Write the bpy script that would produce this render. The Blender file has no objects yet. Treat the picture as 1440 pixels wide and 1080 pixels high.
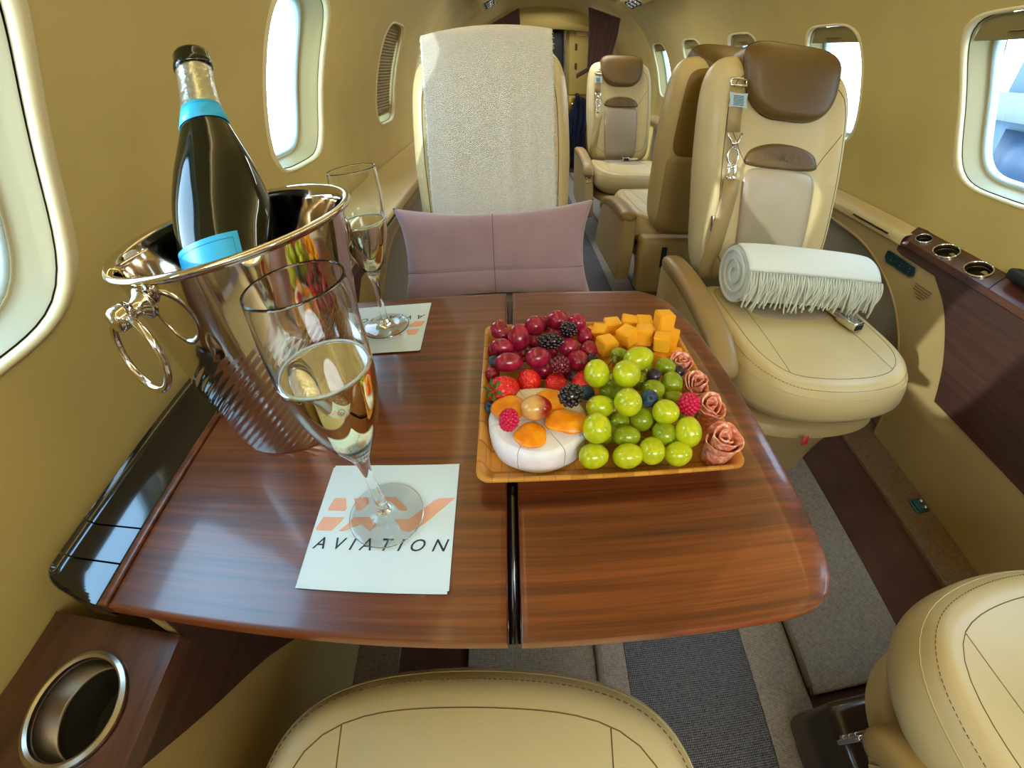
import bpy, bmesh, math, random
from mathutils import Vector, Matrix, Quaternion
import numpy as np
PI = math.pi
random.seed(7)
scene = bpy.context.scene
COL = scene.collection
TT = 0.55            # table top height

# ------------------------------------------------------------ materials
def lin(c):
    return tuple(((v/255.0)/12.92 if v/255.0 <= 0.04045 else ((v/255.0+0.055)/1.055)**2.4) for v in c)
class NT:
    def __init__(s, name):
        s.m = bpy.data.materials.new(name); s.m.use_nodes = True
        s.t = s.m.node_tree; s.n = s.t.nodes; s.l = s.t.links
        s.b = s.n['Principled BSDF']; s.out = s.n['Material Output']
    def new(s, k, **kw):
        n = s.n.new(k)
        for a, v in kw.items(): setattr(n, a, v)
        return n
    def link(s, a, b): s.l.new(a, b)
    def coords(s, scale=(1,1,1), kind='Object'):
        tc = s.new('ShaderNodeTexCoord'); mp = s.new('ShaderNodeMapping')
        mp.inputs['Scale'].default_value = scale
        s.link(tc.outputs[kind], mp.inputs[0]); return mp.outputs[0]
    def noise(s, vec, scale, detail=3, rough=.5):
        n = s.new('ShaderNodeTexNoise'); n.inputs['Scale'].default_value = scale
        n.inputs['Detail'].default_value = detail; n.inputs['Roughness'].default_value = rough
        s.link(vec, n.inputs['Vector']); return n.outputs['Fac']
    def ramp(s, fac, stops):
        r = s.new('ShaderNodeValToRGB'); e = r.color_ramp.elements
        while len(e) < len(stops): e.new(0.5)
        for i, (p, c) in enumerate(stops):
            e[i].position = p; e[i].color = (*c, 1)
        s.link(fac, r.inputs[0]); return r.outputs[0]
    def bump(s, h, strength=.2, dist=.001):
        b = s.new('ShaderNodeBump'); b.inputs['Strength'].default_value = strength
        b.inputs['Distance'].default_value = dist
        s.link(h, b.inputs['Height']); s.link(b.outputs[0], s.b.inputs['Normal'])
    def set(s, **kw):
        for k, v in kw.items(): s.b.inputs[k.replace('_', ' ')].default_value = v
def mat_simple(name, c, rough=.5, metal=0, spec=.5, coat=0, var=0, vscale=40, bump=0, bscale=200, sheen=0, sss=0):
    t = NT(name); col = lin(c)
    t.set(Base_Color=(*col, 1), Roughness=rough, Metallic=metal)
    t.b.inputs['Specular IOR Level'].default_value = spec
    if coat: t.b.inputs['Coat Weight'].default_value = coat; t.b.inputs['Coat Roughness'].default_value = .06
    if sheen: t.b.inputs['Sheen Weight'].default_value = sheen
    if sss:
        t.b.inputs['Subsurface Weight'].default_value = sss; t.b.inputs['Subsurface Radius'].default_value = (.006, .006, .003)
        t.b.inputs['Subsurface Scale'].default_value = 1.0
    if var or bump: v = t.coords()
    if var:
        f = t.noise(v, vscale, 4)
        t.link(t.ramp(f, [(.3, tuple(a*(1-var) for a in col)), (.7, tuple(min(1, a*(1+var)) for a in col))]), t.b.inputs['Base Color'])
    if bump:
        t.bump(t.noise(v, bscale, 3), bump, .0012)
    return t.m
def mat_wood(name, dark, mid, light, scale=(3, 45, 45), coat=.6, rough=.32):
    t = NT(name); v = t.coords(scale)
    f1 = t.noise(v, 1.6, 6, .6); v2 = t.coords((scale[0]*5, scale[1]*9, scale[2]*9)); f2 = t.noise(v2, 1.0, 3, .6)
    v3 = t.coords((scale[0]*.5, scale[1]*.16, scale[2]*.16)); f3 = t.noise(v3, 1.0, 2, .5)
    m = t.new('ShaderNodeMath', operation='MULTIPLY_ADD'); t.link(f2, m.inputs[0]); m.inputs[1].default_value = .35; t.link(f1, m.inputs[2])
    m2 = t.new('ShaderNodeMath', operation='MULTIPLY_ADD'); t.link(f3, m2.inputs[0]); m2.inputs[1].default_value = .6; t.link(m.outputs[0], m2.inputs[2])
    t.link(t.ramp(m2.outputs[0], [(.62, lin(dark)), (.95, lin(mid)), (1.25 if False else 1.0, lin(light))]), t.b.inputs['Base Color'])
    r = t.new('ShaderNodeMapRange'); t.link(m2.outputs[0], r.inputs[0]); r.inputs[1].default_value = .6; r.inputs[2].default_value = 1.25
    cr = t.ramp(r.outputs[0], [(.1, lin(dark)), (.5, lin(mid)), (.9, lin(light))]); t.link(cr, t.b.inputs['Base Color'])
    t.set(Roughness=rough); t.b.inputs['Coat Weight'].default_value = coat; t.b.inputs['Coat Roughness'].default_value = .09
    return t.m
def mat_weave(name, a, b, sx, sy, rough=.9, strength=.7, mottled=.5):
    """woven cloth or carpet: two crossed waves of small loops"""
    t = NT(name); v = t.coords()
    w = []
    for d, s in (('X', sx), ('Y', sy)):
        n = t.new('ShaderNodeTexWave', bands_direction=d); n.inputs['Scale'].default_value = s
        n.inputs['Distortion'].default_value = 1.2; n.inputs['Detail'].default_value = 1; n.inputs['Detail Scale'].default_value = 2.5
        t.link(v, n.inputs['Vector']); w.append(n.outputs['Fac'])
    m = t.new('ShaderNodeMath', operation='MULTIPLY'); t.link(w[0], m.inputs[0]); t.link(w[1], m.inputs[1])
    f = t.noise(v, 160, 3)
    m2 = t.new('ShaderNodeMath', operation='MULTIPLY_ADD'); t.link(f, m2.inputs[0]); m2.inputs[1].default_value = mottled; t.link(m.outputs[0], m2.inputs[2])
    t.link(t.ramp(m2.outputs[0], [(.15, lin(a)), (.8, lin(b))]), t.b.inputs['Base Color'])
    t.set(Roughness=rough); t.b.inputs['Specular IOR Level'].default_value = .15
    t.bump(m2.outputs[0], strength, .002); return t.m
def mat_glass(name, col=(1, 1, 1), ior=1.5, rough=0):
    t = NT(name); t.set(Base_Color=(*col, 1), Roughness=rough, IOR=ior)
    t.b.inputs['Transmission Weight'].default_value = 1; return t.m
def mat_pane(name, tint):
    """thin flat pane: mostly see-through, a little mirror"""
    t = NT(name); tr = t.new('ShaderNodeBsdfTransparent'); tr.inputs[0].default_value = (*tint, 1)
    gl = t.new('ShaderNodeBsdfGlossy'); gl.inputs['Roughness'].default_value = .02
    mx = t.new('ShaderNodeMixShader'); mx.inputs[0].default_value = .05
    t.link(tr.outputs[0], mx.inputs[1]); t.link(gl.outputs[0], mx.inputs[2]); t.link(mx.outputs[0], t.out.inputs[0]); return t.m
def mat_emit(name, col, s):
    t = NT(name); t.b.inputs['Emission Color'].default_value = (*col, 1); t.b.inputs['Emission Strength'].default_value = s; return t.m

M = {}
M['wall'] = mat_simple('wall_suede', (190, 169, 102), .75, var=.05, vscale=6, bump=.12, bscale=700, sheen=.15, spec=.25)
M['headliner'] = mat_simple('headliner', (186, 166, 98), .8, spec=.2)
M['reveal'] = mat_simple('window_reveal', (156, 136, 88), .5)
M['lip'] = mat_simple('window_lip', (222, 208, 160), .35, spec=.6)
M['gasket'] = mat_simple('window_gasket', (196, 214, 220), .3)
M['gap'] = mat_simple('dark_seam', (22, 28, 26), .6)
M['leather'] = mat_simple('leather_cream', (204, 184, 134), .38, var=.04, vscale=8, bump=.12, bscale=380, spec=.45)
M['leather_tan'] = mat_simple('leather_tan', (172, 148, 98), .42, var=.05, vscale=8, bump=.12, bscale=380)
M['leather_brown'] = mat_simple('leather_brown', (98, 74, 32), .42, var=.06, vscale=10, bump=.15, bscale=380)
M['leather_insert'] = mat_simple('leather_insert', (160, 146, 122), .3, var=.05, vscale=10, bump=.12, bscale=380)
M['leather_tanb'] = mat_simple('leather_olive', (134, 104, 48), .4, var=.05, vscale=8)
M['leather_arm'] = mat_simple('leather_arm', (152, 124, 76), .4, var=.05, vscale=8, bump=.1, bscale=380)
M['stitch'] = mat_simple('stitching', (112, 90, 50), .7)
M['plinth'] = mat_simple('plinth_brown', (64, 52, 42), .22, coat=.4)
M['wood_l'] = mat_wood('wood_table', (50, 20, 8), (94, 44, 18), (130, 68, 28), scale=(1.6, 60, 60), coat=.35, rough=.34)
M['wood_v'] = mat_wood('wood_side', (46, 28, 22), (62, 38, 30), (76, 48, 38), scale=(60, 2.5, 60), coat=.2, rough=.5)
M['wood_edge'] = mat_simple('wood_edge', (122, 62, 28), .3, coat=.5)
M['black'] = mat_simple('black_gloss', (12, 10, 16), .12, coat=.6)
M['black_matte'] = mat_simple('black_matte', (14, 14, 16), .6)
M['steel'] = mat_simple('polished_steel', (214, 206, 196), .06, metal=1)
M['steel_b'] = mat_simple('brushed_steel', (186, 176, 160), .25, metal=1)
M['chrome'] = mat_simple('chrome', (225, 225, 225), .08, metal=1)
M['glass'] = mat_glass('flute_glass', (.99, 1, 1), 1.42)
M['wine'] = mat_glass('sparkling_wine', (.97, .94, .60), 1.34)
M['foam'] = mat_simple('wine_foam', (226, 240, 240), .3)  # for the wine bubbles and the painted meniscus highlight
M['pane'] = mat_pane('window_pane', (.80, .93, 1.0))
M['bottle'] = mat_simple('bottle_glass', (14, 16, 8), .05, coat=.15, spec=.5)
M['label'] = mat_simple('label_blue', (40, 170, 215), .4)
M['label_line'] = mat_simple('label_line', (10, 100, 150), .4)
M['gold'] = mat_simple('gold_wire', (214, 180, 80), .2, metal=1)
M['napkin'] = mat_simple('napkin_paper', (214, 232, 240), .8, bump=.08, bscale=900, spec=.2)
M['ink_o'] = mat_simple('ink_orange', (232, 176, 150), .8)
M['ink_n'] = mat_simple('ink_navy', (38, 52, 72), .8)
M['white_ink'] = mat_simple('white_ink', (200, 205, 210), .6)
M['mauve'] = mat_simple('suede_mauve', (158, 130, 136), .85, var=.09, vscale=14, bump=.35, bscale=45, sheen=.4, spec=.15)
M['seam_mauve'] = mat_simple('seam_mauve', (110, 84, 90), .85)
M['fringe'] = mat_simple('fringe_wool', (214, 220, 208), .9, sheen=.3)
M['carpet_l'] = mat_weave('carpet_light', (92, 84, 78), (206, 194, 182), 130, 130)
M['carpet_d'] = mat_weave('carpet_wall', (74, 58, 46), (170, 144, 118), 130, 130)
M['carpet_b'] = mat_simple('carpet_brown', (86, 60, 50), .95, var=.25, vscale=7, bump=.5, bscale=900, spec=.1)
M['mat_d'] = mat_weave('aisle_mat', (28, 30, 36), (134, 134, 142), 95, 80, rough=.7)
M['piping'] = mat_simple('carpet_piping', (120, 110, 98), .9)
M['bamboo'] = None
M['curtain'] = mat_simple('curtain_brown', (72, 42, 24), .85, sheen=.3)
M['navy'] = mat_simple('navy_cloth', (16, 26, 52), .9)
M['shade'] = mat_simple('pleated_shade', (140, 124, 74), .7)
M['latch'] = mat_simple('latch_brown', (78, 62, 40), .4)
M['panel_blue'] = mat_simple('switch_panel', (10, 50, 58), .25, coat=.5)
M['recess'] = mat_simple('recess_grey', (150, 140, 122), .7)
M['tag'] = mat_simple('tag_blue', (176, 206, 222), .6)
M['red'] = mat_simple('pull_red', (190, 40, 60), .6)
M['teal'] = mat_simple('teal_latch', (14, 84, 112), .25, coat=.4)
M['speaker'] = mat_simple('speaker_black', (24, 22, 20), .5)

def mk_bamboo():
    t = NT('bamboo'); v = t.coords((26, 7, 26), 'Object')
    b = t.new('ShaderNodeTexBrick'); b.inputs['Scale'].default_value = 1.4
    b.inputs['Color1'].default_value = (*lin((218, 158, 70)), 1); b.inputs['Color2'].default_value = (*lin((188, 128, 52)), 1)
    b.inputs['Mortar'].default_value = (*lin((170, 112, 46)), 1); b.inputs['Mortar Size'].default_value = .012
    t.link(v, b.inputs['Vector']); t.link(b.outputs[0], t.b.inputs['Base Color']); t.set(Roughness=.35)
    t.b.inputs['Coat Weight'].default_value = .3; return t.m
M['bamboo'] = mk_bamboo()
def mk_throw():
    t = NT('herringbone_throw'); v = t.coords()
    sp = t.new('ShaderNodeSeparateXYZ'); t.link(v, sp.inputs[0])
    # herringbone: a zigzag in x bends fine rows in z
    a = t.new('ShaderNodeMath', operation='PINGPONG'); t.link(sp.outputs[0], a.inputs[0]); a.inputs[1].default_value = .006
    b = t.new('ShaderNodeMath', operation='ADD'); t.link(a.outputs[0], b.inputs[0]); t.link(sp.outputs[2], b.inputs[1])
    c = t.new('ShaderNodeMath', operation='MULTIPLY'); t.link(b.outputs[0], c.inputs[0]); c.inputs[1].default_value = 1400
    d = t.new('ShaderNodeMath', operation='SINE'); t.link(c.outputs[0], d.inputs[0])
    n = t.noise(v, 420, 3)
    e = t.new('ShaderNodeMath', operation='MULTIPLY_ADD'); t.link(d.outputs[0], e.inputs[0]); e.inputs[1].default_value = .22; t.link(n, e.inputs[2])
    t.link(t.ramp(e.outputs[0], [(.2, lin((184, 180, 164))), (.75, lin((232, 230, 220)))]), t.b.inputs['Base Color'])
    t.set(Roughness=.95); t.b.inputs['Sheen Weight'].default_value = .3; t.b.inputs['Specular IOR Level'].default_value = .1
    t.bump(e.outputs[0], .5, .002); return t.m
M['throw'] = mk_throw()
def mk_fruit(name, stops, scale=60, rough=.2, sss=.25, coat=.3, bump=0, axis=None, radius=(.006, .004, .002)):
    t = NT(name); v = t.coords()
    if axis is not None:
        sp = t.new('ShaderNodeSeparateXYZ'); t.link(v, sp.inputs[0])
        r = t.new('ShaderNodeMapRange'); t.link(sp.outputs[axis], r.inputs[0]); r.inputs[1].default_value = -1; r.inputs[2].default_value = 1
        f0 = r.outputs[0]; n = t.noise(v, scale, 3)
        m = t.new('ShaderNodeMath', operation='MULTIPLY_ADD'); t.link(n, m.inputs[0]); m.inputs[1].default_value = .5; t.link(f0, m.inputs[2]); f = m.outputs[0]
    else: f = t.noise(v, scale, 4)
    c = t.ramp(f, [(p, lin(k)) for p, k in stops]); t.link(c, t.b.inputs['Base Color'])
    t.set(Roughness=rough); t.b.inputs['Subsurface Weight'].default_value = sss
    t.b.inputs['Subsurface Radius'].default_value = radius; t.b.inputs['Subsurface Scale'].default_value = 1
    t.b.inputs['Coat Weight'].default_value = coat; t.b.inputs['Coat Roughness'].default_value = .15
    if bump: t.bump(t.noise(v, scale*3, 3), bump, .001)
    return t
M['grape_g'] = mk_fruit('green_grape', [(.3, (172, 186, 14)), (.7, (206, 212, 30))], 1.2, .2, .35).m
M['grape_gd'] = mk_fruit('green_grape_deep', [(.3, (122, 146, 14)), (.7, (158, 172, 26))], 1.2, .22, .35).m
M['grape_r'] = mk_fruit('red_grape', [(.3, (122, 14, 48)), (.7, (184, 36, 78))], 1.5, .2, .2).m
M['grape_bi'] = mk_fruit('bicolour_grape', [(.62, (214, 168, 96)), (1.0, (150, 22, 16))], 1.0, .15, .3, axis=0).m
M['blackberry'] = mk_fruit('blackberry', [(.3, (8, 4, 12)), (.7, (34, 12, 30))], 3, .12, 0, .6).m
M['blackberry_red'] = mk_fruit('blackberry_red', [(.3, (40, 8, 24)), (.7, (150, 20, 60))], 3, .12, 0, .6).m
M['blueberry'] = mk_fruit('blueberry', [(.3, (20, 34, 58)), (.7, (52, 92, 128))], 2, .4, 0, .1).m
M['blueberry_dark'] = mk_fruit('blueberry_dark', [(.3, (26, 12, 34)), (.7, (52, 34, 62))], 2, .3, 0, .3).m
M['raspberry'] = mk_fruit('raspberry', [(.3, (186, 6, 52)), (.7, (222, 24, 84))], 3, .35, .2, .15).m
M['apricot'] = mk_fruit('dried_apricot', [(.3, (236, 128, 4)), (.7, (252, 172, 18))], 1.3, .35, .3, .15, .5).m
M['cheddar'] = mk_fruit('cheddar', [(.3, (250, 170, 20)), (.7, (255, 194, 48))], 1.3, .5, .3, 0, .25).m
M['brie'] = mk_fruit('brie_rind', [(.3, (226, 228, 234)), (.7, (244, 244, 248))], 60, .7, .15, 0, .3).m
M['brie_in'] = mat_simple('brie_paste', (240, 214, 140), .5)
M['stalk'] = mat_simple('grape_stalk', (150, 140, 70), .6)
M['leaf'] = mat_simple('berry_leaf', (70, 110, 40), .6)
def mk_straw():
    t = mk_fruit('strawberry', [(.3, (222, 18, 26)), (.7, (248, 52, 42))], 3, .25, .15, .4)
    vo = t.new('ShaderNodeTexVoronoi'); vo.inputs['Scale'].default_value = 6.5; t.link(t.coords(), vo.inputs['Vector'])
    t.bump(vo.outputs['Distance'], .35, .10); return t.m
M['strawberry'] = mk_straw()
def mk_salami():
    t = NT('salami'); v = t.coords()
    vo = t.new('ShaderNodeTexNoise'); vo.inputs['Scale'].default_value = 230; vo.inputs['Detail'].default_value = 2; t.link(v, vo.inputs['Vector'])
    t.link(t.ramp(vo.outputs['Fac'], [(.34, lin((212, 112, 88))), (.48, lin((232, 150, 122))), (.6, lin((246, 196, 170))), (.68, lin((252, 222, 206)))]), t.b.inputs['Base Color'])
    t.set(Roughness=.35); t.b.inputs['Subsurface Weight'].default_value = .2; t.b.inputs['Subsurface Radius'].default_value = (.004, .002, .001)
    t.bump(vo.outputs['Fac'], .3, .001); return t.m
M['salami'] = mk_salami()
def mk_foil():
    t = NT('bottle_foil'); v = t.coords((420, 420, 420))
    ch = t.new('ShaderNodeTexChecker'); ch.inputs['Scale'].default_value = 1; t.link(v, ch.inputs['Vector'])
    t.set(Base_Color=(*lin((206, 206, 190)), 1), Metallic=1, Roughness=.3)
    n = t.noise(t.coords(), 130, 3); m = t.new('ShaderNodeMath', operation='MULTIPLY_ADD'); t.link(ch.outputs['Fac'], m.inputs[0]); m.inputs[1].default_value = .25; t.link(n, m.inputs[2])
    t.bump(m.outputs[0], .6, .002); return t.m
M['foil'] = mk_foil()

# ------------------------------------------------------------ mesh helpers
def mesh(name, verts, faces, mats, midx=None, smooth=True):
    me = bpy.data.meshes.new(name)
    me.from_pydata([tuple(map(float, v)) for v in verts], [], faces)
    for m in (mats if isinstance(mats, (list, tuple)) else [mats]): me.materials.append(M[m] if isinstance(m, str) else m)
    if midx is not None: me.polygons.foreach_set('material_index', midx)
    me.polygons.foreach_set('use_smooth', [smooth]*len(me.polygons)); me.update()
    return me
def ob(name, me, parent=None, loc=(0, 0, 0), rot=(0, 0, 0), scale=(1, 1, 1)):
    o = bpy.data.objects.new(name, me); COL.objects.link(o)
    o.location = loc; o.rotation_euler = rot; o.scale = scale
    if parent: o.parent = parent
    return o
def tag(o, label=None, cat=None, group=None, kind=None):
    if label: o['label'] = label
    if cat: o['category'] = cat
    if group: o['group'] = group
    if kind: o['kind'] = kind
    return o
def empty(name, loc=(0, 0, 0), rot=(0, 0, 0)):
    return ob(name, None, None, loc, rot)
class G:
    """geometry gatherer -> one mesh"""
    def __init__(s): s.v = []; s.f = []; s.m = []
    def add(s, v, f, mi=0):
        b = len(s.v); s.v.extend([tuple(p) for p in v]); s.f.extend([tuple(b+i for i in q) for q in f]); s.m.extend([mi]*len(f)); return s
    def grid(s, P, mi=0, wu=False, wv=False, flip=False, mfun=None):
        nu, nv = len(P), len(P[0]); v = [p for r in P for p in r]; f = []; ms = []
        for i in range(nu if wu else nu-1):
            for j in range(nv if wv else nv-1):
                a, b_, c, d = i*nv+j, ((i+1) % nu)*nv+j, ((i+1) % nu)*nv+(j+1) % nv, i*nv+(j+1) % nv
                f.append((a, d, c, b_) if flip else (a, b_, c, d)); ms.append(mfun(i, j) if mfun else mi)
        b = len(s.v); s.v.extend([tuple(p) for p in v]); s.f.extend([tuple(b+i for i in q) for q in f]); s.m.extend(ms); return s
    def box(s, x0, x1, y0, y1, z0, z1, mi=0, bev=0, M4=None):
        bm = bmesh.new(); bmesh.ops.create_cube(bm, size=1)
        for v in bm.verts: v.co = Vector(((x0+x1)/2+v.co.x*(x1-x0), (y0+y1)/2+v.co.y*(y1-y0), (z0+z1)/2+v.co.z*(z1-z0)))
        if bev: bmesh.ops.bevel(bm, geom=bm.edges[:], offset=bev, segments=3, affect='EDGES', profile=.5)
        if M4 is not None: bm.transform(M4)
        bm.verts.index_update(); s.add([v.co[:] for v in bm.verts], [[v.index for v in f.verts] for f in bm.faces], mi); bm.free(); return s
    def lathe(s, prof, n=48, mi=0, M4=None, a0=0, a1=2*PI, mfun=None):
        full = abs(a1-a0-2*PI) < 1e-6; k = n if full else n+1
        P = [[(r*math.cos(a0+(a1-a0)*i/n), r*math.sin(a0+(a1-a0)*i/n), z) for (r, z) in prof] for i in range(k)]
        if M4 is not None: P = [[tuple(M4 @ Vector(p)) for p in r] for r in P]
        s.grid(P, mi, wu=full, mfun=mfun); return s
    def tube(s, pts, r, n=8, mi=0, closed=False, cap=True):
        pts = [Vector(p) for p in pts]; N = len(pts); rings = []
        up = Vector((0, 0, 1)); prev = None
        for i, p in enumerate(pts):
            a = pts[(i-1) % N] if (closed or i > 0) else p; b = pts[(i+1) % N] if (closed or i < N-1) else p
            t = (b-a).normalized()
            if prev is None:
                nrm = t.cross(up)
                if nrm.length < .1: nrm = t.cross(Vector((1, 0, 0)))
            else: nrm = prev - t*prev.dot(t)
            nrm.normalize(); prev = nrm; bn = t.cross(nrm)
            rr = r[i] if isinstance(r, (list, tuple)) else r
            rings.append([tuple(p+nrm*rr*math.cos(2*PI*k/n)+bn*rr*math.sin(2*PI*k/n)) for k in range(n)])
        b0 = len(s.v); s.grid(rings, mi, wu=closed, wv=True)
        if cap and not closed:
            s.f.append(tuple(b0+k for k in range(n))); s.m.append(mi)
            s.f.append(tuple(b0+(N-1)*n+k for k in reversed(range(n)))); s.m.append(mi)
        return s
    def prism(s, poly, ax, a, b, mi=0):
        """extrude a 2-D polygon along axis ax (0 x,1 y,2 z) from a to b"""
        def mk(p, t):
            q = list(p); q.insert(ax, t); return tuple(q)
        n = len(poly); v = [mk(p, a) for p in poly]+[mk(p, b) for p in poly]
        f = [tuple(range(n)), tuple(reversed(range(n, 2*n)))]+[(i, i+n, (i+1) % n+n, (i+1) % n) for i in range(n)]
        return s.add(v, f, mi)
    def ribbon(s, pts, wv, w, th, mi=0):
        """flat strap along pts, width w along wv, thickness th"""
        pts = [Vector(p) for p in pts]; wv = Vector(wv).normalized(); N = len(pts); P = []
        for i, p in enumerate(pts):
            t = (pts[min(i+1, N-1)]-pts[max(i-1, 0)]).normalized(); nn = t.cross(wv).normalized()
            P.append([tuple(p+wv*w*a/2+nn*th*b/2) for a, b in ((-1, -1), (1, -1), (1, 1), (-1, 1))])
        b0 = len(s.v); s.grid(P, mi, wv=True); s.f += [tuple(b0+k for k in range(4)), tuple(b0+(N-1)*4+k for k in reversed(range(4)))]; s.m += [mi, mi]; return s
    def done(s, name, mats, parent=None, smooth=True, **kw):
        return ob(name, mesh(name, s.v, s.f, mats, s.m, smooth), parent, **kw)
def bake(o, M4):
    o.data.transform(M4); return o
def shade_auto(o, ang=35):
    me = o.data; bm = bmesh.new(); bm.from_mesh(me)
    bmesh.ops.recalc_face_normals(bm, faces=bm.faces[:])
    for e in bm.edges:
        if len(e.link_faces) == 2 and e.calc_face_angle(0) > math.radians(ang): e.smooth = False
    bm.to_mesh(me); bm.free(); return o
def sgn(a): return -1 if a < 0 else 1
def sstep(a, b, x):
    t = min(1, max(0, (x-a)/(b-a))); return t*t*(3-2*t)
def squircle(u, v, n):
    r = max(abs(u), abs(v))
    if r < 1e-9: return 0, 0, 0
    k = r/((abs(u)**n+abs(v)**n)**(1/n)); return u*k, v*k, r
def pad(front, back, N=48, n=6, mats=('leather',), fmat=None, bmat=None):
    """closed cushion: front(px,py,r)->3D and back(px,py,r)->3D share an edge at r=1; px,py in [-1,1] on a rounded square"""
    g = G(); A = []; B = []
    for i in range(N+1):
        ra = []; rb = []
        for j in range(N+1):
            # denser near the edges
            u = math.sin((i/N*2-1)*PI/2*.86)/math.sin(PI/2*.86); v = math.sin((j/N*2-1)*PI/2*.86)/math.sin(PI/2*.86)
            x, y, r = squircle(u, v, n); ra.append(front(x, y, r)); rb.append(back(x, y, r))
        A.append(ra); B.append(rb)
    def cen(i, j):
        u = (i+.5)/N*2-1; v = (j+.5)/N*2-1
        u = math.sin(u*PI/2*.86)/math.sin(PI/2*.86); v = math.sin(v*PI/2*.86)/math.sin(PI/2*.86)
        return squircle(u, v, n)
    g.grid(A, mfun=(lambda i, j: fmat(*cen(i, j))) if fmat else None)
    g.grid(B, flip=True, mfun=(lambda i, j: bmat(*cen(i, j))) if bmat else None)
    me = mesh('pad', g.v, g.f, list(mats), g.m)
    bm = bmesh.new(); bm.from_mesh(me); bmesh.ops.remove_doubles(bm, verts=bm.verts[:], dist=1e-5); bmesh.ops.recalc_face_normals(bm, faces=bm.faces[:]); bm.to_mesh(me); bm.free()
    return me
def erd(r, e=.8, p=2.2):
    """edge rounding 1 -> 0"""
    if r <= e: return 1.0
    t = (r-e)/(1-e); return max(0, 1-t**p)**(1/p)
def seamdip(d, w=.0025, h=.0022): return -h*math.exp(-(d/w)**2)
def text(name, body, size, matn, parent=None, M4=None, extrude=.0002, shear=0, spacing=1, align='CENTER'):
    c = bpy.data.curves.new(name, 'FONT'); c.body = body; c.size = size; c.extrude = extrude; c.shear = shear
    c.space_character = spacing; c.align_x = align; c.align_y = 'CENTER'; c.resolution_u = 3
    tmp = bpy.data.objects.new(name, c); COL.objects.link(tmp)
    me = bpy.data.meshes.new_from_object(tmp.evaluated_get(bpy.context.evaluated_depsgraph_get()))
    bpy.data.objects.remove(tmp); bpy.data.curves.remove(c)
    me.name = name; me.materials.clear(); me.materials.append(M[matn])
    if M4 is not None: me.transform(M4)
    return ob(name, me, parent)

# ------------------------------------------------------------ cabin shell
CX, HA, ZC, HB, NN = 0.33, 0.82, 0.60, 0.84, 2.3
Y0, Y1 = -1.3, 4.55
def half(z, inset=0):
    a, b = HA-inset, HB-inset
    if z <= ZC: return a
    return a*max(0, 1-min(1, ((z-ZC)/b))**NN)**(1/NN)
_pr = [(HA, 0.0), (HA, .3), (HA, .6)]
for k in range(1, 161):
    a = k/160*PI/2
    _pr.append((HA*abs(math.cos(a))**(2/NN), ZC+HB*abs(math.sin(a))**(2/NN)))
_S = [0.0]
for k in range(1, len(_pr)): _S.append(_S[-1]+math.hypot(_pr[k][0]-_pr[k-1][0], _pr[k][1]-_pr[k-1][1]))
SMAX = _S[-1]
def prof(s):
    s = min(max(s, 0), SMAX)
    import bisect
    i = min(max(bisect.bisect_left(_S, s), 1), len(_S)-1)
    t = (s-_S[i-1])/(_S[i]-_S[i-1]+1e-12)
    return (_pr[i-1][0]+t*(_pr[i][0]-_pr[i-1][0]), _pr[i-1][1]+t*(_pr[i][1]-_pr[i-1][1]))
def s_of(z):
    for k in range(1, len(_pr)):
        if _pr[k][1] >= z: return _S[k-1]+(_S[k]-_S[k-1])*(z-_pr[k-1][1])/(_pr[k][1]-_pr[k-1][1]+1e-12)
def wall_pt(side, y, s, out=0.0):
    x, z = prof(s); x2, z2 = prof(min(s+.004, SMAX)); x1, z1 = prof(max(s-.004, 0))
    tx, tz = x2-x1, z2-z1; L = math.hypot(tx, tz); nx, nz = tz/L, -tx/L   # outward
    return (CX+side*(x+nx*out), y, z+nz*out)
WZ0, WZ1 = 0.715, 1.07
SW0, SW1 = s_of(WZ0), s_of(WZ1); SWC, SWH = (SW0+SW1)/2, (SW1-SW0)/2
SA, SB, SCEIL = s_of(.62), s_of(1.17), s_of(1.33)
LEAN = {(1, .825): .042, (-1, .235): .03}
WIN = {1: [-.98, -.37, .235, .825, 1.488, 2.12, 2.735, 3.33], -1: [-1.0, -.42, .235, 1.010, 1.83, 2.55, 3.2]}
WHW = .146
def rr(ang, hw, hh, n=4.2):
    c, s = math.cos(ang), math.sin(ang)
    k = 1/((abs(c)**n+abs(s)**n)**(1/n)); return hw*c*k, hh*s*k
wall_label = {1: 'wall_right', -1: 'wall_left'}
nwin = 0
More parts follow.
